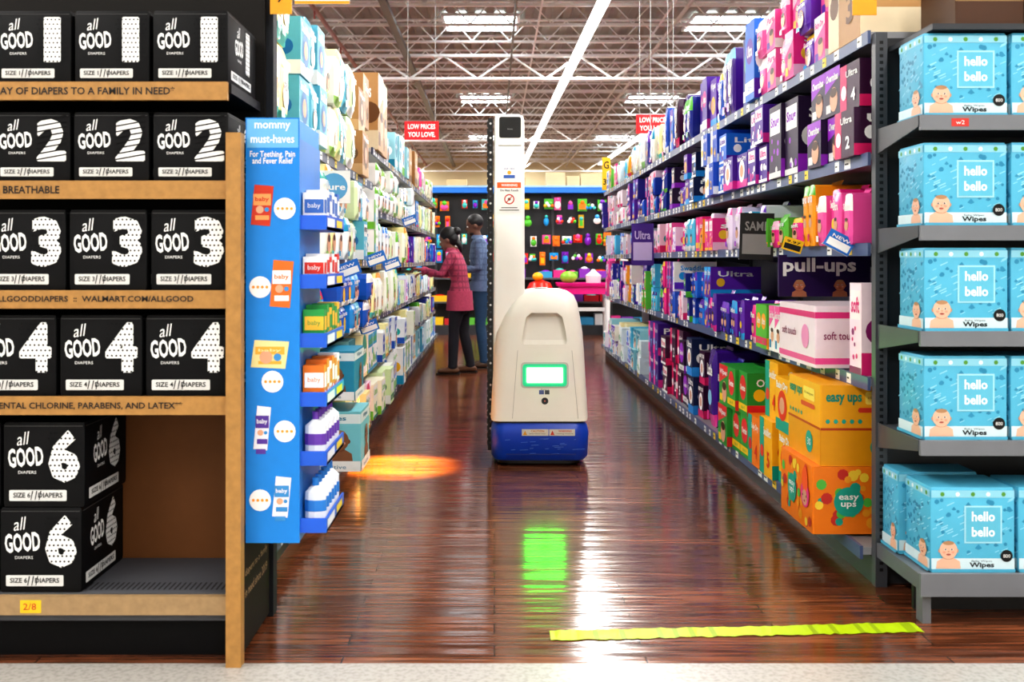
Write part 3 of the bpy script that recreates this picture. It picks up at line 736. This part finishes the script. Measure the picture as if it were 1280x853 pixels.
def wipes_mesh():
    w = 0.292; h = 0.292; d = 0.21; b = B(); base = C('54b0d0'); dk = C('2f8ab0'); lt = C('a4dcec')
    b.loft([(0, 0.004, w-0.004, 0, d, 0.007), (0.012, 0, w, 0, d, 0.008), (h-0.012, 0, w, 0, d, 0.008), (h, 0.005, w-0.005, 0.005, d, 0.006)], base, 3)
    rr = random.Random(11)
    for f, ww in ((F(b, (w/2, 0, h/2), X, Z), w), (F(b, (0, d/2, h/2), -Y, Z), d)):
        for k in range(80):
            u = rr.uniform(-.46, .46)*ww; v = rr.uniform(-.3, .36)*h; t = rr.random(); q = rr.uniform(.006, .013); lv = .6+k*.005
            if t < 0.3: f.disc(u, v, q*0.8, dk, lv, n=7)
            elif t < 0.6: f.poly([(u-q, v), (u, v-q*0.4), (u+q, v), (u, v+q*1.2)], dk, lv)
            else: f.poly([(u-q, v-q*0.3), (u+q, v+q*0.6), (u+q, v+q), (u-q, v+q*0.1)], C('8ed2e8'), lv)
        f.rect(-ww/2+.003, h*0.385, ww/2-.003, h*0.47, C('90d0e4'), 1.2)
        for k in range(5): f.disc(ww*(-0.36+k*0.18), h*0.425, h*0.026, C('eaf6fa') if k % 2 else C('5a9a3a'), 2, n=9)
        if ww > 0.25:
            f.rect(-.030, -.045, .100, .085, lt, 2); f.rect(-.024, -.039, .094, .079, C('62bad6'), 3)
            f.text('hello', 0.035, 0.048, 0.080, 0.034, C('eefafd'), 4, 0.03); f.text('bello', 0.035, -0.005, 0.080, 0.034, C('eefafd'), 4, 0.03)
            f.rect(-ww/2+.003, -h*0.46, ww/2-.003, -h*0.33, C('cfe4ea'), 2)
            f.text('Baby Wipes', 0.03, -h*0.365, .07, .008, C('1c3d50'), 3)
            f.text('Wipes', 0.03, -h*0.415, .085, .022, C('101c24'), 3, 0.03)
            f.disc(.115, -h*0.30, .021, BLACK, 4, n=18); f.text('800', .115, -h*.3, .024, .012, WHITE, 5)
            baby(f, -.085, -h*.23, .034, 3); f.rect(-ww/2+.003, -h*0.49, ww/2-.003, -h*0.452, base, 9)
        else:
            f.rect(-ww/2+.003, -h*0.46, ww/2-.003, -h*0.34, C('cfe4ea'), 2); baby(f, .05, -h*.25, .032, 3); f.rect(-ww/2+.003, -h*0.49, ww/2-.003, -h*0.452, base, 9)
    return b.mesh('wipes_box', [M_PRINT], 40)
wm = wipes_mesh()
for z in ZR:
    for i in range(4):
        place(wm, 'wipes_box', (1.487+i*0.302, 3.446+R.uniform(0, .008), z), R.uniform(-.01, .01))
for i in range(4): place(wm, 'wipes_box', (1.502+i*0.302, 3.43, 0.172), R.uniform(-.015, .015))
place(wm, 'wipes_box', (1.478, 3.645, 0.172), 0.0).scale = (1, .7, 1.03)
b = B(); b.box(1.62, 1.86, 3.5, 3.78, 2.065, 2.3, C('4a2c18')); b.box(1.90, 2.6, 3.45, 3.78, 2.065, 2.3, C('0c0c10'))
f = F(b, (1.74, 3.5, 2.18), X, Z); f.rect(-.12, -.02, .12, .02, C('8a6a44'), 1)
b.box(1.51, 2.65, 3.43, 3.81, 2.045, 2.065, C('35383d'))
b.obj('overstock_cartons', [M_PRINT])
b = B(); b.box(1.36, 1.452, 3.78, 3.785, 2.18, 2.30, C('f0a020')); b.obj('hanging_aisle_tag', [M_PRINT])

# ================================================================= ROBOT
rb = empty('shelf_scanning_robot', (0, 0, 0))
CR = C('ebe5d8')
def y_front(z): return 6.0+0.13*(z-0.27)
secs = []
for (z, xa, xb, r) in ((0.275, -0.018, 0.565, .06), (0.29, -0.022, 0.570, .07), (0.50, -0.012, 0.560, .08), (0.70, 0.000, 0.552, .09), (0.80, 0.015, 0.545, .09), (0.90, 0.060, 0.530, .09), (0.98, 0.11, 0.515, .09), (1.03, 0.145, 0.495, .09), (1.055, 0.175, 0.46, .08), (1.065, 0.22, 0.42, .07)):
    yo = 0 if z < 1.0 else (z-1.0)*0.9
    secs.append((z, xa, xb, y_front(z)+yo, 6.52-0.02*z, r))
b = B(); b.loft(secs, CR, 7); body = b.obj('body', [M_ROBOT], 40, rb)
b = B(); b.loft([(0.735, 0.160, 0.45, 5.9, y_front(.735)+0.004, .03), (0.76, 0.165, 0.445, 5.9, y_front(.76)+0.016, .03), (0.86, 0.185, 0.425, 5.9, y_front(.86)+0.034, .03), (0.90, 0.195, 0.415, 5.9, y_front(.9)+0.04, .03), (0.925, 0.225, 0.385, 5.9, y_front(.925)+0.035, .03)], C('ddd6c8'), 7)
cut = b.obj('cutter', [M_ROBOT])
md = body.modifiers.new('b', 'BOOLEAN'); md.object = cut; md.operation = 'DIFFERENCE'; md.solver = 'EXACT'
dg = bpy.context.evaluated_depsgraph_get()
nm = bpy.data.meshes.new_from_object(body.evaluated_get(dg)); body.modifiers.clear(); body.data = nm
bpy.data.objects.remove(cut)
b = B(); BB = C('0f46c0')
b.loft([(0.035, 0.0, 0.552, 6.03, 6.56, .07), (0.06, -0.018, 0.570, 6.01, 6.58, .08), (0.20, -0.022, 0.574, 5.995, 6.58, .08), (0.24, -0.016, 0.566, 6.0, 6.57, .08), (0.262, 0.0, 0.552, 6.015, 6.55, .07)], BB, 7)
b.loft([(0.258, 0.0, 0.548, 6.02, 6.54, .06), (0.278, 0.0, 0.548, 6.02, 6.54, .06)], C('15161a'), 7)
b.loft([(0.012, 0.02, 0.53, 6.05, 6.54, .07), (0.04, 0.02, 0.53, 6.05, 6.54, .07)], C('101013'), 7)
for wx in (0.06, 0.49): 
    for wy in (6.12, 6.46): b.tube([(wx-0.02, wy, 0.03), (wx+0.02, wy, 0.03)], [(0.03, 0.03)]*2, C('1a1a1c'), 14, cap=0)
f = F(b, (0.28, 5.994, 0.0), X, Z)
f.rect(-0.115, 0.19, 0.045, 0.23, C('dcd8cc'), 1); f.rect(0.05, 0.19, 0.205, 0.23, C('dcd8cc'), 1)
f.text('CAUTION', -0.02, 0.218, 0.08, 0.013, C('c87a1e'), 2, .02); f.text('keep hands clear', -0.02, 0.202, 0.10, 0.009, BLACK, 2)
f.text('WARNING', 0.145, 0.218, 0.08, 0.013, C('c83a1e'), 2, .02); f.text('moving machine', 0.145, 0.202, 0.10, 0.009, BLACK, 2)
f.poly([(-0.108, .195), (-0.083, .195), (-0.0955, .222)], C('e8a01e'), 2); f.poly([(.057, .195), (.082, .195), (.0695, .222)], C('c8301e'), 2)
for k in range(20):
    u = R.uniform(-.27, .22); v = R.uniform(.07, .17); l = R.uniform(.01, .06)
    f.poly([(u, v), (u+l, v+.002), (u+l, v+.005), (u, v+.003)], C('5a84d8'), 1)
f.rect(-0.21, 0.075, 0.21, 0.082, C('0a2c80'), 1)
b.obj('drive_base', [M_ROBOT], 40, rb)
b = B()
b.loft([(0.30, -0.012, 0.19, 6.16, 6.36, .02), (2.12, -0.002, 0.186, 6.16, 6.36, .03), (2.145, 0.008, 0.178, 6.165, 6.355, .03), (2.152, 0.03, 0.16, 6.18, 6.34, .03)], C('f6f3ea'), 6)
b.box(-0.040, -0.008, 6.17, 6.30, 0.07, 2.13, C('101114'))
z = 0.1
while z < 2.1:
    b.box(-0.046, -0.040, 6.18, 6.24, z, z+0.03, C('2c2d31'))
    b.tube([(-0.024, 6.171, z+0.015), (-0.024, 6.163, z+0.015)], [(0.007, 0.007)]*2, C('d8d8d8') if int(z*20) % 2 else C('40424a'), 8, cap=0)
    z += 0.045
f = F(b, (0.092, 6.158, 0), X, Z)
f.rrect(-0.062, 2.005, 0.072, 2.135, 0.012, C('08080a'), 1)
f.text('bossa', 0.005, 2.06, 0.03, 0.008, C('b0b0b0'), 2)
f.rect(-0.068, 1.955, 0.075, 1.96, C('8f8a80'), 1)
f.rect(-0.045, 1.74, 0.05, 1.83, C('f8f6f0'), 1); f.text('shelf robot', 0, 1.815, 0.07, 0.012, C('2a4aa0'), 2); f.disc(0, 1.79, .012, C('e0a020'), 2); f.rect(-.035, 1.755, .035, 1.775, C('3560b0'), 2)
f.rect(-0.075, 1.54, 0.072, 1.73, C('f0eee8'), 1); f.rect(-0.075, 1.695, 0.072, 1.73, C('f0601a'), 2)
f.text('WARNING', 0, 1.712, 0.10, 0.016, WHITE, 3, .03); f.text('Do Not Touch', 0, 1.68, 0.11, 0.013, BLACK, 3, .02)
f.disc(0, 1.625, .032, C('c83a2a'), 2, n=20); f.disc(0, 1.625, .025, C('f0eee8'), 3); f.poly([(-.022, 1.605), (-.018, 1.601), (.022, 1.645), (.018, 1.649)], C('c83a2a'), 4); f.disc(0, 1.625, .009, BLACK, 3.5)
f.rect(-.06, 1.555, .06, 1.56, BLACK, 2); f.rect(-.05, 1.57, .05, 1.575, BLACK, 2)
b.obj('camera_mast', [M_ROBOT], 40, rb)
M_SC = emis_mat('screen_white', (0.020, 1.0, 0.024, 1), 36.0); M_SG = emis_mat('screen_green', (0.01, 0.62, 0.26, 1), 0.9)
b = B(); V = Vector((0, 0.13, 1)).normalized()
f = F(b, (0.305, y_front(0.55), 0.55), X, V, 0, 0.001)
f.rrect(-0.145, -0.078, 0.145, 0.078, 0.022, C('c8c2b6'), 1)
f.mat = 2; f.rrect(-0.134, -0.068, 0.134, 0.068, 0.02, WHITE, 4)
f.mat = 1; f.rrect(-0.112, -0.048, 0.112, 0.048, 0.008, WHITE, 6)
f.mat = 0
f.rect(-0.035, -0.115, -0.005, -0.09, C('4a5a90'), 1); f.rect(0.0, -0.115, 0.028, -0.09, C('45484c'), 1); f.text('Zebra', 0, -0.085, .05, .006, C('444444'), 2)
f.disc(0.0, -0.155, 0.021, C('2a2a2e'), 1, n=20); f.disc(0, -0.155, .013, C('0a0a0a'), 2, n=16); f.disc(0, -0.155, .005, C('c86a60'), 3, n=8)
for u in (-0.165, 0.165):
    f.poly([(u*1.2, -0.26), (u*1.2+0.003, -0.26), (u+0.003, 0.15), (u, 0.15)], C('b3ac9e'), 1)
b.tube([(0.30, 6.42, 1.055), (0.30, 6.42, 1.072)], [(0.04, 0.04)]*2, C('a8a297'), 16, cap=0)
b.obj('screen_panel', [M_ROBOT, M_SC, M_SG], None, rb)
ld = bpy.data.lights.new('amber', 'SPOT'); ld.energy = 950; ld.color = (1, 0.58, 0.06); ld.spot_size = math.radians(56); ld.spot_blend = 1.0; ld.shadow_soft_size = 0.02
lo = bpy.data.objects.new('amber_floor_lamp', ld); scn.collection.objects.link(lo); lo.location = (-0.68, 6.02, 0.80)
lo.rotation_euler = (0, math.radians(-6), 0)

# ================================================================= PEOPLE
def seg_d(p, a, b2):
    ab = b2-a; t = max(0, min(1, (p-a).dot(ab)/ab.length_squared)); return (p-(a+ab*t)).length

def person(name, loc, rz, sc, J, pal, female):
    root = empty(name, loc); root.rotation_euler = (0, 0, rz); root.scale = (sc, sc, sc)
    v = {k: Vector(p) for k, p in J.items()}
    b = B(); c0 = (1, 1, 1, 1)
    fw = 0.9 if female else 1.05
    pel, wa, ch, sh, nk, hd = v['pelvis'], v['waist'], v['chest'], v['shoulder'], v['neck'], v['head']
    b.tube([pel-Z*0.13, pel-Z*0.02, wa, ch, sh-Z*0.01, sh+Z*0.04], [(0.185 if female else .17, .13), (0.178 if female else .168, .125), (0.15*fw, .105*fw), (0.175*fw, .118*fw), (0.165*fw, .09*fw), (0.07, .06)], c0, 20)
    b.tube([sh, nk, hd-Z*0.03], [(0.058*fw, .058*fw), (.05*fw, .05*fw), (.05*fw, .05*fw)], c0, 14)
    d = v['look'].normalized(); up = (Z-d*d.z).normalized(); lf = up.cross(d)
    Mh = Matrix((d, lf, up)).transposed()
    def hp(x, y, z): return hd+d*x+lf*y+up*z
    b.ell(hp(-0.01, 0, 0.02), (.098, .076, .100), c0, 20, 14, M=Mh)
    b.ell(hp(0.030, 0, -0.045), (.062, .056, .072), c0, 16, 10, M=Mh)
    b.ell(hp(0.098, 0, -0.018), (.017, .012, .022), c0, 10, 8, M=Mh)
    b.ell(hp(0.088, 0, -0.058), (.012, .022, .009), c0, 10, 8, M=Mh)
    b.ell(hp(0.075, 0, -0.092), (.018, .022, .016), c0, 10, 8, M=Mh)
    for s in (-1, 1): b.ell(hp(-0.005, s*.078, -.012), (.018, .010, .030), c0, 8, 8, M=Mh)
    for s, t in ((1, 'L'), (-1, 'R')):
        S, E, Wr = v['sh'+t], v['el'+t], v['wr'+t]
        b.tube([sh+Vector((0, s*.06, -.01)), S, S.lerp(E, .3), E, E.lerp(Wr, .35), Wr], [(.065, .06), (.062*fw, .062*fw), (.056*fw, .056*fw), (.044*fw, .044*fw), (.043*fw, .043*fw), (.033, .033)], c0, 14, ref=(0.3, .1, 1))
        H, K, A = v['hip'+t], v['kn'+t], v['an'+t]
        b.tube([H+Z*.02, H.lerp(K, .3), K+Z*.04, K-Z*.03, K.lerp(A, .35), A+Z*.02, A-Z*0.01], [(.088, .092), (.084, .088), (.06, .062), (.057, .058), (.06, .06), (.047, .05), (.052, .056)], c0, 14)
    ob = b.obj('body', [M_CLOTH, M_SKIN], None, root)
    md = ob.modifiers.new('r', 'REMESH'); md.mode = 'VOXEL'; md.voxel_size = 0.010
    sm = ob.modifiers.new('s', 'SMOOTH'); sm.factor = 0.5; sm.iterations = 5
    dg = bpy.context.evaluated_depsgraph_get()
    ne = bpy.data.meshes.new_from_object(ob.evaluated_get(dg)); ob.modifiers.clear(); ob.data = ne
    ne.materials.clear(); ne.materials.append(M_CLOTH); ne.materials.append(M_SKIN)
    if 'Col' in ne.color_attributes: ne.color_attributes.remove(ne.color_attributes['Col'])
    at = ne.color_attributes.new('Col', 'FLOAT_COLOR', 'CORNER'); buf = []; mi = []
    hem = pal['hem']; top, pants, skin, stripe = C(pal['top']), C(pal['pants']), C(pal['skin']), C(pal['stripe'])
    necky = nk.z+0.005
    for p in ne.polygons:
        c = p.center
        dh = (c-hd).length; wr = min((c-v['wrL']).length, (c-v['wrR']).length)
        armd = min(seg_d(c, v['elL'], v['wrL']), seg_d(c, v['elR'], v['wrR']))
        if dh < 0.15 and c.z > nk.z-0.01 or (c.z > necky and (c-nk).length < .09): col = skin; m = 1
        elif wr < 0.03: col = skin; m = 1
        elif c.z > hem or armd < 0.08:
            col = top; m = 0
            if (c.z*16) % 1 < 0.35 or ((c.x+c.y)*16) % 1 < 0.3: col = stripe
        else: col = pants; m = 0
        buf.extend(list(col)*len(p.vertices)); mi.append(m)
    at.data.foreach_set('color', buf); ne.polygons.foreach_set('material_index', mi)
    ne.polygons.foreach_set('use_smooth', [True]*len(mi)); ne.update()
    b = B()
    if female:
        b.tube([Vector((pel.x, 0, hem-.012)), Vector((pel.x, 0, hem+.03)), pel+Z*.03], [(.206, .150), (.203, .147), (.188, .136)], top, 22, cap=0)
    else:
        b.tube([Vector((pel.x, 0, hem-.01)), Vector((pel.x, 0, hem+.10))], [(.190, .145), (.182, .138)], top, 22, cap=0)
    b.tube([nk-Z*.03, nk+Z*.012], [(.07, .07), (.062, .062)], top, 16, cap=0)
    for t in 'LR':
        dd = (v['wr'+t]-v['el'+t]).normalized()
        b.tube([v['wr'+t]-dd*.05, v['wr'+t]-dd*.005], [(.042, .042), (.041, .041)], top, 12, cap=0)
    b.obj('clothing_trim', [M_CLOTH], 60, root)
    b = B(); shc = C(pal['shoe'])
    for t in 'LR':
        A = v['an'+t]; b.tube([A+Vector((-.045, 0, -.045)), A+Vector((0, 0, -.035)), A+Vector((.08, 0, -.05)), A+Vector((.15, 0, -.055))], [(.036, .034), (.043, .042), (.045, .032), (.036, .024)], shc, 12)
        b.box(A.x-.075, A.x+.18, A.y-.042, A.y+.042, A.z-.088, A.z-.074, C('2a211c'))
    b.obj('shoes', [M_PRINT], 60, root)
    for t, s in (('L', 1), ('R', -1)):
        b = B(); Wp = v['wr'+t]; dd = (Wp-v['el'+t]).normalized(); dd = (dd+Vector((0, 0, -.1))).normalized()
        side = Vector((0, -s, 0)); side = (side-dd*side.dot(dd)).normalized(); nrm = dd.cross(side)*(1 if s > 0 else -1)
        if nrm.z > 0: nrm = -nrm
        b.tube([Wp-dd*.02, Wp+dd*.03, Wp+dd*.085], [(.026, .018), (.038, .015), (.040, .013)], skin, 12, ref=side)
        for i, ln in enumerate((.068, .078, .072, .056)):
            q = Wp+dd*.085+side*(.030-.020*i)
            b.tube([q, q+dd*ln*.45+nrm*.008, q+dd*ln*.75+nrm*.028, q+dd*ln*.9+nrm*.048], [(.0088, .0088), (.0085, .0085), (.0078, .0078), (.0065, .0065)], skin, 8, ref=side)
        q = Wp+dd*.03+side*.030
        b.tube([q, q+side*.022+dd*.025+nrm*.01, q+side*.026+dd*.055+nrm*.025], [(.012, .012), (.010, .010), (.008, .008)], skin, 8, ref=nrm)
        b.obj('hand_'+t, [M_SKIN], 60, root)
    b = B()
    for s in (-1, 1):
        b.ell(hp(.083, s*.030, .004), (.010, .013, .008), C('efe9e2'), 10, 8, M=Mh); b.ell(hp(.091, s*.030, .004), (.005, .006, .006), C('1a0f0a'), 8, 6, M=Mh)
        b.ell(hp(.090, s*.031, .024), (.006, .018, .004), C('140c0a'), 8, 6, M=Mh)
    b.ell(hp(.098, 0, -.058), (.006, .020, .006), C('7a3a34'), 10, 6, M=Mh)
    hc = C('0e0b0c')
    if female:
        b.ell(hp(-.028, 0, .040), (.100, .090, .098), hc, 20, 14, M=Mh)
        b.ell(hp(-.055, 0, -.01), (.070, .082, .085), hc, 18, 12, M=Mh)
        b.ell(hp(-.125, 0, .045), (.050, .048, .048), hc, 14, 10, M=Mh)
        b.tube([hp(-.09, 0, .02), hp(-.11, 0, .04)], [(.035, .035)]*2, C('b03a6a'), 10, cap=0)
        b.tube([hp(-.08, 0, -.05), hp(-.10, 0, -.12), hp(-.09, 0, -.18)], [(.05, .04), (.04, .03), (.02, .015)], hc, 12)
    else:
        b.ell(hp(-.022, 0, .036), (.098, .084, .094), hc, 20, 14, M=Mh)
        b.ell(hp(.045, 0, -.082), (.042, .048, .030), C('1a100c'), 14, 8, M=Mh)
    b.obj('hair_and_face', [M_SKIN], 60, root)
    return root

JW = dict(pelvis=(0, 0, .88), waist=(.0, 0, 1.02), chest=(.03, 0, 1.17), shoulder=(.06, 0, 1.31), neck=(.09, 0, 1.37), head=(.135, 0, 1.475), look=(1, 0, -.42),
          shL=(.06, .165, 1.29), shR=(.06, -.165, 1.29), elL=(.17, .20, 1.09), elR=(.19, -.20, 1.08), wrL=(.39, .13, 1.14), wrR=(.38, -.12, 1.10),
          hipL=(0, .085, .82), hipR=(0, -.085, .82), knL=(.05, .09, .47), knR=(-.03, -.09, .47), anL=(.06, .10, .088), anR=(-.10, -.10, .088))
person('woman', (-0.38, 10.95, 0), math.radians(172), 1.0, JW, dict(top='c44e6c', stripe='983c58', pants='24242c', skin='8a5c4a', shoe='6a4a36', hem=.71), True)
JM = dict(pelvis=(0, 0, .95), waist=(.0, 0, 1.10), chest=(.02, 0, 1.30), shoulder=(.03, 0, 1.46), neck=(.05, 0, 1.525), head=(.085, 0, 1.65), look=(1, 0, -.30),
          shL=(.03, .195, 1.44), shR=(.03, -.195, 1.44), elL=(.06, .235, 1.15), elR=(.08, -.23, 1.15), wrL=(.27, .15, 1.13), wrR=(.28, -.13, 1.15),
          hipL=(0, .09, .92), hipR=(0, -.09, .92), knL=(.02, .10, .50), knR=(0, -.10, .50), anL=(-.02, .11, .088), anR=(-.06, -.11, .088))
person('man', (-0.15, 11.55, 0), math.radians(186), 1.0, JM, dict(top='7288ac', stripe='647898', pants='345678', skin='704c3c', shoe='5a4434', hem=.90), False)

# ================================================================= FAR AISLE : toy wall
tw = empty('toy_display_wall')
b = B()
b.box(-5, 6, 17.05, 17.12, 0, 2.45, C('202228')); b.box(-5, 6, 16.55, 17.05, 0, 0.16, C('3a3c40'))
b.box(-5, 6, 16.75, 17.05, 2.38, 2.50, C('1f7fe8')); b.box(-5, 6, 16.74, 16.75, 2.47, 2.50, C('9fd0f8'))
for z in (0.55, 0.95): b.box(-5, 6, 16.65, 17.05, z-.03, z, C('55585d'))
for xx in range(-5, 7, 1): b.box(xx-.02, xx+.02, 17.02, 17.05, 0, 2.36, C('4a4c50'))
b.obj('pegboard', [M_METAL], parent=tw)
b = B(); cols = ['f0301a', 'f8c81c', '1f9fe8', '5cc83a', 'f25aa8', 'ffffff', 'f8821a', '8a2ac8', '4ad0c8', 'ffffff']
for z, step in ((2.18, .16), (1.90, .18), (1.58, .16), (1.28, .18)):
    x = -4.8
    while x < 5.8:
        if R.random() < 0.9:
            c1, c2 = C(R.choice(cols)), C(R.choice(cols)); w_ = R.uniform(.08, .16); h_ = R.uniform(.12, .24); zj = z+R.uniform(-.03, .03)
            yy = 16.86+R.uniform(-.16, .04)
            if R.random() < .6: b.box(x, x+w_, yy, yy+.006, zj-h_/2, zj+h_/2, c2)
            b.bar((x+w_/2, 17.05, zj+h_/2-.01), (x+w_/2, yy-.05, zj+h_/2-.01), .004, C('cccccc'), 4)
            t = R.random()
            if t < .35: b.ell((x+w_/2, yy-.03, zj-.02), (w_*.45, .04, h_*.34), c1, 10, 6); b.ell((x+w_/2, yy-.04, zj+h_*.3), (w_*.28, .04, w_*.28), C(R.choice(cols)), 10, 6)
            elif t < .7:
                for k in range(5): b.ell((x+w_*(.1+.2*k), yy-.025, zj-.03+.04*(k % 2)), (.03, .03, .03), C(R.choice(cols)), 8, 6)
            else: b.box(x+.02, x+w_-.02, yy-.04, yy, zj-h_*.35, zj+h_*.1, c1); b.ell((x+w_/2, yy-.03, zj+h_*.2), (.035, .03, .035), C(R.choice(cols)), 8, 6)
        x += step*R.uniform(.85, 1.3)
for z in (0.16, 0.55, 0.95):
    x = -4.8
    while x < 5.7:
        w_ = R.uniform(.16, .34); h_ = R.uniform(.12, .26); c1 = C(R.choice(['d8388c', 'c81a2a', 'c83a3a', '3f9fd0', 'f2c230', '6cc04a', 'f0f0f0', '8a3ab8']))
        if z < .9 or R.random() < .6:
            b.box(x, x+w_-.02, 16.68, 16.98, z+.001, z+h_*.7, c1)
            if z > .5: b.ell((x+w_/2, 16.8, z+h_*.62), (w_*.35, .1, h_*.25), C(R.choice(cols)), 10, 6)
        x += w_
x = -4.9
while x < 5.7:
    w_ = R.uniform(.2, .5)
    if R.random() < .75: b.box(x, x+w_-.03, 16.78, 17.02, 2.501, 2.50+R.uniform(.1, .26), C(R.choice(['d8c8a0', 'e8e8e4', '3f8fd0', 'c8a070', 'd8c090', 'e85a4a'])))
    x += w_
b.obj('hanging_toys', [M_GLOSS], parent=tw)
b = B(); PK = C('e82088')
b.loft([(0.82, 1.02, 1.90, 15.9, 16.5, .08), (0.86, 1.0, 1.92, 15.88, 16.52, .1), (0.88, 1.0, 1.92, 15.88, 16.52, .1)], PK, 5)
for xx in (1.1, 1.82):
    for yy in (15.98, 16.42): b.tube([(xx, yy, 0), (xx, yy, .83)], [(.03, .03), (.045, .045)], C('eeeeee'), 10, cap=0)
b.ell((1.2, 16.1, 0.97), (.14, .12, .10), C('8cc63f'), 14, 8); b.tube([(1.6, 16.1, .88), (1.6, 16.1, 1.0), (1.6, 16.1, 1.06)], [(.12, .12), (.13, .13), (.05, .05)], C('e8e8e8'), 14)
b.box(1.05, 1.85, 16.1, 16.14, .42, .48, C('f0f0f0')); b.box(1.06, 1.84, 15.93, 15.95, .70, .83, PK)
b.obj('play_table', [M_GLOSS], 40)
b = B(); 
b.box(0.50, 0.98, 15.95, 16.4, 0, .72, C('26272c')); b.tube([(.74, 16.15, .72), (.74, 16.15, .78), (.74, 16.15, .88), (.74, 16.15, .92)], [(.24, .2), (.27, .22), (.2, .17), (.05, .05)], C('d8281a'), 16)
b.ell((.70, 16.1, .98), (.09, .08, .07), C('f2b01e'), 12, 8)
b.obj('toy_ride_on', [M_GLOSS], 40)

def hang_sign(name, x, y, z, w, h, col, lines, tc=WHITE):
    b = B(); b.box(-w/2, w/2, 0, .01, 0, h, col); f = F(b, (0, 0, h/2), X, Z)
    n = len(lines)
    for i, t in enumerate(lines): f.text(t, 0, h*(.5-(i+.5)/n)*0.85, w*.8, h/n*.55, tc, 2, .03)
    for k in (-.4, .4): b.bar((w*k, .005, h), (w*k, .005, 6.1-z), .004, C('bbbbbb'), 4)
    o = b.obj(name, [M_PRINT]); o.location = (x, y, z)
hang_sign('hanging_price_sign', -1.06, 14.5, 3.0, .50, .27, C('e01a24'), ['LOW PRICES', 'YOU LOVE.'])
hang_sign('hanging_price_sign', 2.08, 13.0, 2.90, .46, .25, C('e01a24'), ['LOW PRICES', 'YOU LOVE.'])
hang_sign('hanging_price_sign', 2.12, 12.6, 2.56, .36, .27, C('f0b818'), ['SAVE', 'NOW'], C('c8202a'))
b = B(); b.box(1.42, 1.53, 13.12, 13.13, 2.17, 2.60, C('f2b81e')); f = F(b, (1.475, 13.12, 2.38), X, Z); f.text('G', 0, .12, .07, .1, BLACK, 2, .02); f.text('31', 0, -.1, .08, .08, BLACK, 2, .02)
b.obj('aisle_marker_flag', [M_PRINT])

for xx, yy0, yy1 in ((-5.6, 19.5, 30), (4.2, 19.5, 30), (8, 19.5, 30), (0.4, 19.5, 30)):
    b = B(); b.box(xx-.45, xx+.45, yy0, yy1, 0, .15, C('44464a')); b.box(xx-.02, xx+.02, yy0, yy1, 0, 2.2, C('8a8c90'))
    for z in (.55, 1.0, 1.45, 1.9):
        b.box(xx-.42, xx+.42, yy0, yy1, z-.03, z, C('c0c0c0'))
        y = yy0
        while y < yy1-.4:
            b.box(xx-.4, xx+.4, y, y+.35, z+.001, z+R.uniform(.2, .36), C(R.choice(cols))); y += .38
    b.obj('gondola_shelving', [M_METAL])

# ================================================================= TAPE
b = B(); n = 70; top = []; bot = []
for i in range(n+1):
    t = i/n; x = 0.185+t*1.255; yc = 3.30+0.075*t
    top.append((x, yc+.042+R.uniform(-.006, .006), .003+R.uniform(0, .003))); bot.append((x, yc-.038+R.uniform(-.007, .007), .003))
for i in range(n):
    b.add([bot[i], bot[i+1], top[i+1], top[i]], [(0, 1, 2, 3)], C('b0cc0c') if R.random() < .85 else C('90a80c'))
b.obj('floor_tape', [M_PRINT])

# ================================================================= CAMERA
cd = bpy.data.cameras.new('camera'); cam = bpy.data.objects.new('camera', cd); scn.collection.objects.link(cam)
cam.location = (0, 0, 1.25); cam.rotation_euler = (math.radians(90), 0, 0)
cd.lens = 35; cd.sensor_width = 36; cd.shift_x = 0.0172; cd.shift_y = -0.0793; cd.clip_end = 200
cd.dof.use_dof = True; cd.dof.focus_distance = 5.5; cd.dof.aperture_fstop = 4.5
scn.camera = cam
